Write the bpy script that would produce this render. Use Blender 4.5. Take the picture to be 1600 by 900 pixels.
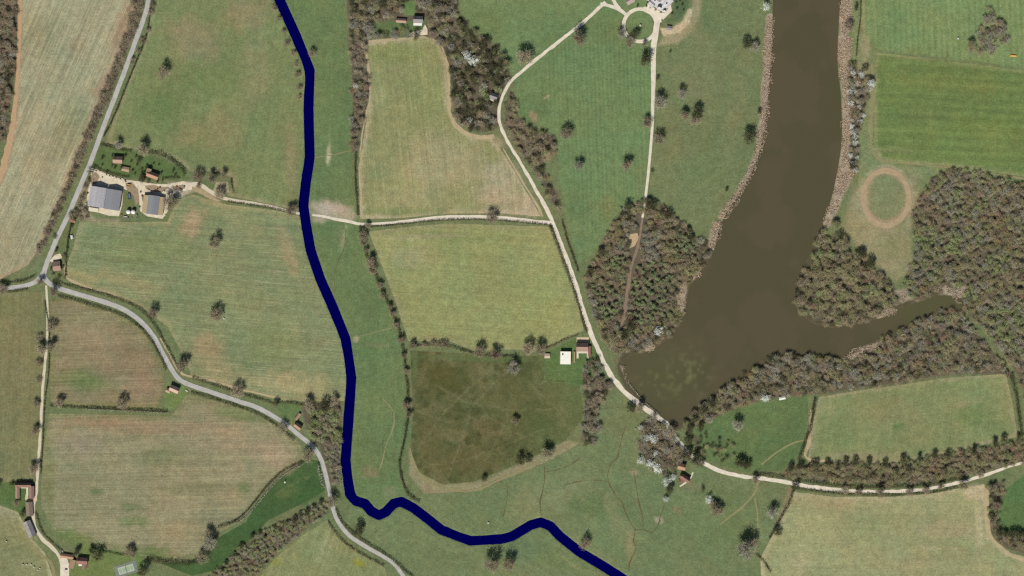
import bpy, bmesh, math, random
import numpy as np
from mathutils import Vector
from mathutils.geometry import delaunay_2d_cdt

for o in list(bpy.data.objects):
    bpy.data.objects.remove(o)
SC = bpy.context.scene
COL = SC.collection
R = math.radians
rs = np.random.RandomState(7)
random.seed(7)

# ------------------------------------------------------------ camera, sky, sun, exposure
CAM_H = 5000.0
cam_data = bpy.data.cameras.new('aerial_camera')
cam = bpy.data.objects.new('aerial_camera', cam_data)
COL.objects.link(cam)
cam.location = (0, 0, CAM_H)
cam.rotation_euler = (0, 0, 0)
cam_data.sensor_width = 36
cam_data.lens = 36 * CAM_H / 1600.0
cam_data.clip_start = 10
cam_data.clip_end = 90000
SC.camera = cam

SUN_EL, SUN_AZ = 43.0, 197.0            # degrees, azimuth clockwise from north (+Y)
world = bpy.data.worlds.new('World')
SC.world = world
world.use_nodes = True
wn = world.node_tree
sky = wn.nodes.new('ShaderNodeTexSky')
sky.sky_type = 'NISHITA'
sky.sun_disc = False
sky.sun_elevation = R(SUN_EL)
sky.sun_rotation = R(SUN_AZ)
bg = wn.nodes['Background']
bg.inputs['Strength'].default_value = 0.055
wn.links.new(sky.outputs['Color'], bg.inputs['Color'])

sun_data = bpy.data.lights.new('sun', 'SUN')
sun_data.energy = 4.6
sun_data.angle = R(0.53)
sun_data.color = (1.0, 0.955, 0.88)
sun = bpy.data.objects.new('sun', sun_data)
COL.objects.link(sun)
az, el = R(SUN_AZ), R(SUN_EL)
sdir = Vector((math.sin(az) * math.cos(el), math.cos(az) * math.cos(el), math.sin(el)))
sun.rotation_euler = sdir.to_track_quat('Z', 'Y').to_euler()
sun.location = sdir * 3000

SC.view_settings.view_transform = 'Standard'
SC.view_settings.look = 'None'
SC.view_settings.gamma = 1
SC.view_settings.exposure = 0.6
SC.render.engine = 'CYCLES'
SC.cycles.max_bounces = 4
SC.cycles.diffuse_bounces = 2
SC.cycles.use_denoising = False
SC.cycles.filter_width = 1.35

# ------------------------------------------------------------ colour helpers
KEXP = 1.60                              # what a sunlit horizontal white sheet renders as (linear)


def lin(c):
    c = np.asarray(c, float) / 255.0
    return np.where(c <= 0.04045, c / 12.92, ((c + 0.055) / 1.055) ** 2.4)


def alb(*c):
    """Base colour (linear) of a matt surface that looks like this sRGB triple in full sun."""
    return np.clip(lin(c) / KEXP, 0.0, 0.82)


def W(x, y, z=0.0):
    return (x - 800.0, 450.0 - y, z)


# ------------------------------------------------------------ numeric helpers
def _hash(ix, iy, seed):
    h = (ix.astype(np.int64) * 374761393 + iy.astype(np.int64) * 668265263 + seed * 974634777) & 0xFFFFFFFF
    h = ((h ^ (h >> 13)) * 1274126177) & 0xFFFFFFFF
    h = h ^ (h >> 16)
    return (h & 0xFFFFFF) / float(0xFFFFFF)


def vnoise(x, y, seed=0):
    ix, iy = np.floor(x), np.floor(y)
    fx, fy = x - ix, y - iy
    ix, iy = ix.astype(np.int64), iy.astype(np.int64)
    fx, fy = fx * fx * (3 - 2 * fx), fy * fy * (3 - 2 * fy)
    a, b = _hash(ix, iy, seed), _hash(ix + 1, iy, seed)
    c, d = _hash(ix, iy + 1, seed), _hash(ix + 1, iy + 1, seed)
    return (a * (1 - fx) + b * fx) * (1 - fy) + (c * (1 - fx) + d * fx) * fy


def fbm(x, y, s, seed=0, oct=4):
    v, amp, tot = 0, 1.0, 0
    x, y = x / s, y / s
    for k in range(oct):
        v = v + amp * vnoise(x + 17.3 * k, y - 9.1 * k, seed + k)
        tot += amp
        amp *= 0.55
        x, y = x * 2.03, y * 2.03
    return v / tot


def sstep(a, b, v):
    t = np.clip((v - a) / (b - a), 0, 1)
    return t * t * (3 - 2 * t)


def seg_dist(X, Y, pts, closed=False):
    d = np.full(X.shape, 1e9)
    n = len(pts)
    for i in range(n if closed else n - 1):
        ax, ay = pts[i]
        bx, by = pts[(i + 1) % n]
        vx, vy = bx - ax, by - ay
        L = vx * vx + vy * vy + 1e-9
        t = np.clip(((X - ax) * vx + (Y - ay) * vy) / L, 0, 1)
        d = np.minimum(d, np.hypot(X - ax - t * vx, Y - ay - t * vy))
    return d


def inside(X, Y, pts):
    r = np.zeros(X.shape, bool)
    n = len(pts)
    for i in range(n):
        ax, ay = pts[i]
        bx, by = pts[(i + 1) % n]
        c = (ay > Y) != (by > Y)
        with np.errstate(divide='ignore', invalid='ignore'):
            xi = (bx - ax) * (Y - ay) / (by - ay if by != ay else 1e-9) + ax
        r ^= c & (X < xi)
    return r


def sd_poly(X, Y, pts):
    d = seg_dist(X, Y, pts, True)
    return np.where(inside(X, Y, pts), -d, d)


def smooth_line(pts, step=4.0, closed=False):
    """Catmull-Rom through pixel points, sampled about every STEP."""
    P = [np.array(p, float) for p in pts]
    n = len(P)
    out = []
    for i in range(n if closed else n - 1):
        p1, p2 = P[i], P[(i + 1) % n]
        p0 = P[i - 1] if (closed or i > 0) else 2 * p1 - p2
        p3 = P[(i + 2) % n] if (closed or i + 2 < n) else 2 * p2 - p1
        k = max(1, int(np.linalg.norm(p2 - p1) / step))
        for j in range(k):
            t = j / k
            out.append(0.5 * (2 * p1 + (p2 - p0) * t + (2 * p0 - 5 * p1 + 4 * p2 - p3) * t * t + (3 * p1 - p0 - 3 * p2 + p3) * t ** 3))
    if not closed:
        out.append(P[-1])
    return [tuple(p) for p in out]


# ------------------------------------------------------------ plan of the place (1 photograph pixel = 1 m)
LAKE = smooth_line([(1210, -120), (1208, -20), (1206, 60), (1201, 140), (1194, 200), (1186, 240), (1166, 285), (1140, 325), (1126, 352), (1114, 395),
        (1092, 428), (1076, 452), (1072, 488), (1052, 520), (1022, 545), (978, 560), (974, 582), (986, 607), (1008, 632), (1040, 657),
        (1060, 664), (1082, 640), (1116, 615), (1150, 592), (1190, 563), (1222, 552), (1290, 556), (1322, 558), (1356, 536), (1400, 516),
        (1440, 494), (1470, 482), (1500, 484), (1506, 468), (1472, 461), (1440, 470), (1410, 481), (1380, 496), (1340, 506), (1300, 512),
        (1262, 500), (1241, 470), (1250, 430), (1268, 390), (1285, 350), (1296, 320), (1306, 280), (1315, 220), (1314, 150), (1309, 100),
        (1311, 30), (1316, -20), (1318, -120)], 8, True)
RIVER = [(385, -120), (437, 0), (462, 55), (484, 110), (482, 170), (484, 245), (478, 285), (474, 320), (478, 350), (485, 390), (500, 435),
         (520, 480), (540, 530), (549, 590), (545, 650), (540, 720), (547, 772), (556, 783), (570, 787), (580, 799), (592, 805), (603, 800), (615, 787), (627, 784),
         (645, 793), (665, 808), (690, 828), (735, 845), (785, 842), (800, 838), (830, 820), (845, 816), (860, 822), (875, 838), (905, 862),
         (945, 886), (970, 902), (1060, 965)]
RIVER_W = 16.0

FIELDS = {}


def F(key, pts, col, **kw):
    kw.update(pts=pts, col=col)
    FIELDS[key] = kw


F('stubble', [(31, -60), (216, -60), (213, 0), (205, 30), (196, 62), (180, 98), (164, 138), (150, 168), (138, 195), (128, 225), (118, 248), (107, 280), (95, 312), (80, 350), (60, 388), (44, 414), (0, 437), (-60, 437), (-60, 300), (0, 285), (20, 212), (25, 150), (30, 80)],
  (151, 144, 109), ang=66, straw=1.0, amp=.40, margin=(158, 128, 98), mw=5, label='pale olive stubble field with diagonal straw streaks at upper left')
F('farm_pasture', [(238, -60), (420, -60), (437, 0), (484, 110), (482, 170), (484, 245), (474, 330), (355, 305), (364, 290), (364, 278), (340, 268), (298, 268), (285, 256), (262, 243), (232, 238), (165, 223), (177, 188), (203, 120), (224, 78), (234, 40), (236, 0)],
  (116, 122, 77), ang=80, amp=.12, margin=(141, 134, 95), mw=5, label='green pasture with brown patches between road and river')
F('flood_meadow', [(437, 0), (420, -60), (536, -60), (537, 0), (541, 66), (550, 100), (551, 180), (549, 240), (556, 338), (563, 355), (578, 402), (602, 468), (626, 530), (636, 600), (638, 680), (624, 745), (640, 783), (610, 800), (547, 772), (545, 650), (549, 590), (520, 480), (478, 350), (484, 245), (482, 170), (484, 110)],
  (100, 114, 70), ang=88, amp=.10, label='narrow green flood meadow along the right side of the river')
F('curved_field', [(566, 66), (610, 60), (662, 56), (682, 63), (698, 92), (703, 130), (702, 170), (712, 195), (738, 212), (766, 214), (786, 238), (812, 282), (845, 338), (780, 333), (700, 334), (620, 341), (563, 342), (560, 262), (570, 205), (578, 152), (573, 105)],
  (135, 133, 86), ang=96, straw=0.5, amp=.26, margin=(172, 154, 118), mw=6, label='pale green field with a curved tan margin beside the dark wood')
F('square_field', [(576, 362), (640, 354), (700, 349), (790, 352), (860, 354), (882, 405), (906, 480), (912, 516), (850, 548), (800, 546), (740, 548), (700, 532), (638, 533), (618, 472), (592, 402)],
  (138, 138, 86), ang=-4, amp=.18, straw=.16, margin=(141, 136, 92), mw=6, label='pale yellow-green square field below the track')
F('rough_field', [(641, 548), (720, 552), (800, 556), (850, 556), (850, 598), (905, 602), (913, 650), (884, 688), (822, 719), (742, 752), (692, 757), (655, 738), (641, 702), (645, 640)],
  (91, 91, 54), ang=25, amp=.06, margin=(96, 98, 58), mw=4, label='dark brown-green rough field below the square field')
F('barn_field', [(124, 346), (200, 347), (262, 346), (276, 312), (302, 304), (356, 320), (440, 330), (474, 340), (485, 390), (500, 435), (520, 480), (540, 530), (545, 626), (480, 627), (436, 626), (370, 606), (300, 588), (286, 556), (262, 510), (226, 484), (180, 462), (106, 438), (104, 414), (115, 385)],
  (121, 126, 85), ang=-5, straw=0.55, amp=.26, margin=(146, 137, 94), mw=6, label='green field with pale straw streaks below the two barns')
F('red_field', [(78, 470), (106, 466), (180, 487), (226, 518), (250, 572), (258, 605), (244, 638), (170, 636), (100, 633), (79, 630)],
  (128, 117, 83), ang=2, straw=0.2, amp=.3, margin=(119, 116, 72), mw=6, label='reddish brown field inside the bend of the road')
F('left_field', [(-60, 458), (0, 457), (68, 455), (69, 550), (62, 690), (56, 750), (-60, 757)],
  (117, 114, 75), ang=88, straw=0.12, amp=.2, margin=(118, 117, 78), mw=4, label='dull green ploughed field at the left edge')
F('big_brown_field', [(76, 646), (180, 648), (268, 650), (292, 616), (370, 634), (436, 666), (468, 692), (476, 712), (444, 735), (400, 780), (382, 812), (342, 832), (322, 862), (300, 876), (220, 868), (165, 858), (132, 850), (84, 828), (64, 790), (66, 720), (72, 680)],
  (136, 127, 92), ang=1, straw=0.36, amp=.3, margin=(118, 117, 76), mw=8, label='large brown field with faint green patches at lower left')
F('corner_field', [(-60, 798), (0, 790), (28, 800), (48, 840), (70, 864), (82, 900), (82, 960), (-60, 960)],
  (126, 124, 82), ang=15, amp=.18, straw=.1, margin=(168, 158, 118), mw=5, label='rough pale pasture in the bottom left corner')
F('green_dell', [(504, 722), (500, 742), (508, 766), (470, 788), (420, 812), (385, 850), (340, 890), (300, 900), (250, 880), (300, 878), (330, 862), (345, 838), (384, 816), (402, 784), (446, 738), (478, 716)],
  (68, 89, 48), ang=30, amp=.1, label='deep green meadow above the strip of olive scrub')
F('streaked_meadow', [(512, 812), (534, 842), (570, 866), (602, 888), (616, 960), (380, 960), (406, 900), (430, 872), (470, 838)],
  (124, 127, 82), ang=70, straw=0.3, amp=.2, margin=(128, 126, 80), mw=4, label='green meadow with pale streaks at the bottom between scrub and road')
F('south_meadow', [(640, 783), (660, 772), (742, 768), (850, 724), (912, 690), (940, 640), (985, 635), (1010, 700), (1060, 745), (1100, 725), (1180, 752), (1225, 775), (1195, 868), (1205, 960), (640, 960), (600, 870), (540, 815), (550, 772), (592, 805)],
  (107, 116, 75), ang=-35, amp=.1, label='wide green meadow crossed by ditches around the lower river')
F('small_pasture', [(1085, 668), (1140, 642), (1200, 622), (1262, 618), (1262, 660), (1252, 706), (1222, 735), (1165, 738), (1100, 718)],
  (92, 108, 64), ang=40, amp=.1, label='small green pasture below the lakeside trees')
F('hedged_field', [(1280, 620), (1330, 612), (1400, 602), (1480, 590), (1572, 584), (1582, 630), (1590, 682), (1500, 704), (1390, 724), (1262, 722), (1270, 660)],
  (123, 127, 81), ang=85, amp=.12, margin=(148, 138, 100), mw=5, label='green field with tan edges above the tree-lined lane')
F('corn_field', [(1238, 768), (1300, 776), (1390, 776), (1460, 770), (1538, 756), (1543, 800), (1547, 836), (1572, 862), (1660, 885), (1660, 960), (1192, 960), (1188, 872), (1215, 820)],
  (144, 141, 96), ang=0, straw=0.18, amp=.14, margin=(168, 157, 116), mw=8, label='pale yellow-green field in the bottom right corner')
F('round_paddock', [(1660, 735), (1600, 744), (1574, 762), (1560, 796), (1556, 830), (1600, 836), (1660, 840)],
  (84, 106, 60), ang=20, amp=.08, label='small deep green paddock at the right edge ringed by trees')
F('upper_lawn', [(1340, -60), (1660, -60), (1660, 110), (1600, 106), (1480, 90), (1372, 78), (1352, 60), (1342, 20)],
  (116, 130, 80), ang=92, amp=.12, stripe=(9, .06), margin=(112, 124, 74), mw=3, label='light green field with faint upright stripes at the top right')
F('striped_field', [(1370, 82), (1480, 94), (1600, 110), (1660, 114), (1660, 290), (1600, 276), (1480, 260), (1376, 250), (1366, 225), (1366, 140)],
  (104, 117, 64), ang=-3, amp=.16, stripe=(15, .06), margin=(132, 131, 84), mw=5, label='mid green field with level stripes right of the lake')

# loose zones of the ground sheet: polygon, colour, feather
LITTER = (96, 86, 66)
WOODS = {
    'north_wood': [(538, -60), (716, -60), (716, 22), (742, 50), (774, 72), (802, 102), (797, 124), (786, 145), (779, 195), (768, 208), (738, 205), (714, 190), (706, 150), (704, 110), (692, 74), (672, 58), (548, 62)],
    'belt': [(544, 62), (574, 68), (576, 110), (576, 160), (564, 205), (557, 238), (548, 238), (550, 150), (548, 100)],
    'drive_scrub': [(795, 138), (806, 160), (815, 190), (838, 206), (870, 212), (866, 240), (848, 250), (856, 280), (872, 302), (874, 326), (862, 318), (842, 280), (812, 238), (787, 200)],
    'drive_wood': [(972, 322), (1005, 312), (1020, 314), (1046, 330), (1076, 354), (1092, 372), (1114, 376), (1110, 402), (1084, 430), (1070, 446), (1062, 470), (1060, 500), (1034, 530), (1000, 548), (966, 556), (942, 532), (926, 490), (912, 440), (932, 400), (950, 364)],
    'peninsula': [(1286, 368), (1318, 364), (1324, 394), (1344, 394), (1366, 420), (1392, 440), (1408, 462), (1402, 480), (1370, 492), (1330, 503), (1290, 509), (1262, 498), (1244, 470), (1254, 424), (1272, 388)],
    'east_wood': [(1424, 332), (1440, 300), (1472, 268), (1502, 264), (1560, 280), (1660, 295), (1660, 640), (1602, 625), (1590, 585), (1562, 548), (1536, 512), (1512, 492), (1508, 466), (1480, 450), (1440, 460), (1414, 464), (1412, 440), (1430, 400)],
    'south_bank': [(1062, 664), (1086, 642), (1118, 619), (1150, 596), (1192, 566), (1222, 556), (1300, 560), (1322, 562), (1356, 541), (1404, 520), (1450, 494), (1492, 488), (1512, 502), (1540, 538), (1568, 570), (1590, 592), (1560, 584), (1480, 586), (1400, 600), (1330, 610), (1280, 616), (1200, 622), (1140, 642), (1090, 668)],
    'lane_wood': [(1228, 734), (1270, 724), (1390, 727), (1500, 707), (1660, 680), (1660, 712), (1580, 728), (1530, 738), (1460, 752), (1380, 758), (1290, 752), (1222, 744)],
    'corner_wood': [(1546, 758), (1572, 750), (1566, 790), (1558, 832), (1660, 834), (1660, 868), (1600, 866), (1570, 856), (1548, 832), (1542, 790)],
    'copse': [(1545, 12), (1556, 12), (1572, 40), (1579, 64), (1565, 75), (1548, 85), (1508, 84), (1515, 70), (1530, 48)],
    'east_bank': [(1326, 92), (1345, 108), (1364, 124), (1358, 150), (1350, 182), (1344, 230), (1340, 268), (1326, 276), (1328, 220), (1323, 150)],
    'mid_thicket': [(908, 578), (932, 560), (946, 590), (956, 606), (936, 640), (940, 665), (926, 700), (906, 694), (912, 660), (915, 620)],
    'mill_wood': [(1000, 662), (1030, 652), (1056, 690), (1074, 716), (1056, 730), (1040, 742), (1010, 730), (998, 700)],
    'river_wood': [(470, 630), (535, 628), (532, 690), (530, 760), (514, 752), (500, 700), (478, 672)],
    'scrub': [(512, 782), (514, 800), (470, 832), (430, 866), (398, 905), (320, 905), (372, 858), (412, 830), (460, 804)],
    'left_strip': [(-60, -60), (27, -60), (27, 60), (21, 130), (15, 170), (10, 214), (-20, 240), (-60, 240)],
    'road_hedge': [(213, -20), (226, -20), (222, 20), (205, 62), (186, 115), (162, 170), (142, 216), (126, 250), (106, 300), (86, 345), (70, 382), (46, 420), (60, 386), (95, 312), (120, 242), (140, 192), (162, 140), (182, 92), (200, 42)],
    'pasture_scrub': [(1084, 680), (1100, 676), (1120, 684), (1144, 690), (1150, 712), (1130, 728), (1100, 716), (1086, 702)],
}
ZONES = [(p, LITTER, 5) for p in WOODS.values()] + [
    ([(800, -60), (1010, -60), (1020, 60), (1018, 200), (1008, 315), (965, 330), (930, 395), (905, 410), (880, 330), (870, 210), (810, 180), (803, 125)], (106, 122, 76), 4),
    ([(715, -60), (945, -60), (945, 5), (803, 122), (775, 70), (742, 45), (718, 20)], (108, 122, 76), 4),
    ([(1026, 60), (1070, 40), (1090, -60), (1200, -60), (1196, 120), (1180, 235), (1120, 340), (1092, 370), (1040, 325), (1014, 312), (1022, 200)], (108, 115, 74), 6),
    ([(1326, -60), (1342, -60), (1345, 60), (1368, 84), (1366, 225), (1372, 252), (1600, 280), (1500, 264), (1470, 268), (1440, 300), (1340, 300), (1345, 200), (1364, 125), (1330, 90)], (118, 124, 80), 6),
    ([(1345, 280), (1440, 270), (1432, 320), (1422, 370), (1425, 420), (1400, 440), (1345, 395), (1318, 362), (1325, 320)], (134, 127, 88), 10),
    ([(128, 288), (140, 286), (138, 330), (150, 342), (190, 342), (186, 350), (140, 346), (122, 334)], (140, 128, 98), 4), ([(262, 286), (300, 284), (302, 300), (282, 306), (262, 320)], (168, 154, 126), 5),
    # gardens, verges
    ([(155, 228), (230, 238), (286, 262), (290, 280), (205, 278), (145, 262)], (88, 104, 58), 3),
    ([(852, 552), (905, 526), (930, 545), (945, 580), (905, 602), (850, 598)], (88, 106, 58), 3),
    ([(20, 750), (55, 752), (52, 800), (20, 810), (-60, 800), (-60, 762)], (84, 102, 56), 6),
    ([(130, 850), (225, 866), (225, 900), (170, 960), (100, 960), (110, 890)], (104, 116, 64), 4),
    ([(255, 600), (290, 600), (286, 632), (262, 640)], (104, 118, 66), 4),
    ([(430, 628), (470, 632), (470, 655), (440, 655)], (92, 108, 62), 3),
    ([(98, 340), (122, 345), (106, 390), (98, 440), (78, 425), (84, 380)], (104, 108, 66), 4),
    ([(570, 36), (668, 30), (665, 54), (576, 58)], (92, 106, 64), 5),
    ([(628, 2), (650, 2), (650, 24), (632, 24)], (98, 118, 66), 4),
    ([(640, 700), (655, 740), (692, 758), (742, 754), (822, 722), (884, 690), (912, 692), (850, 726), (745, 772), (668, 775), (640, 745)], (136, 127, 91), 4),
    ([(1040, 52), (1060, 50), (1073, 38), (1081, 15), (1085, -40), (1095, -40), (1094, 20), (1082, 50), (1058, 68), (1030, 70)], (146, 135, 98), 5),
    ([(1050, -40), (1078, -40), (1076, 10), (1060, 32), (1040, 36), (1052, 18)], (84, 98, 62), 2),
    ([(1030, 44), (1050, 46), (1066, 34), (1076, 12), (1082, 12), (1078, 34), (1062, 52), (1036, 56)], (190, 168, 128), 2),
    ([(1520, 3), (1558, 8), (1556, 14), (1545, 12), (1530, 45), (1518, 66)], (98, 112, 66), 2),
    ([(1576, 66), (1598, 72), (1598, 95), (1560, 93), (1552, 84), (1568, 76)], (84, 100, 60), 2),
    ([(1234, 760), (1242, 768), (1218, 822), (1190, 866), (1180, 860), (1212, 812)], (128, 118, 84), 4),
    ([(978, 550), (985, 590), (1008, 628), (1038, 655), (1030, 655), (995, 625), (968, 592), (958, 560)], (112, 104, 72), 3),
    ([(1390, 455), (1418, 450), (1425, 470), (1410, 478)], (140, 122, 92), 4),
]
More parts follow.
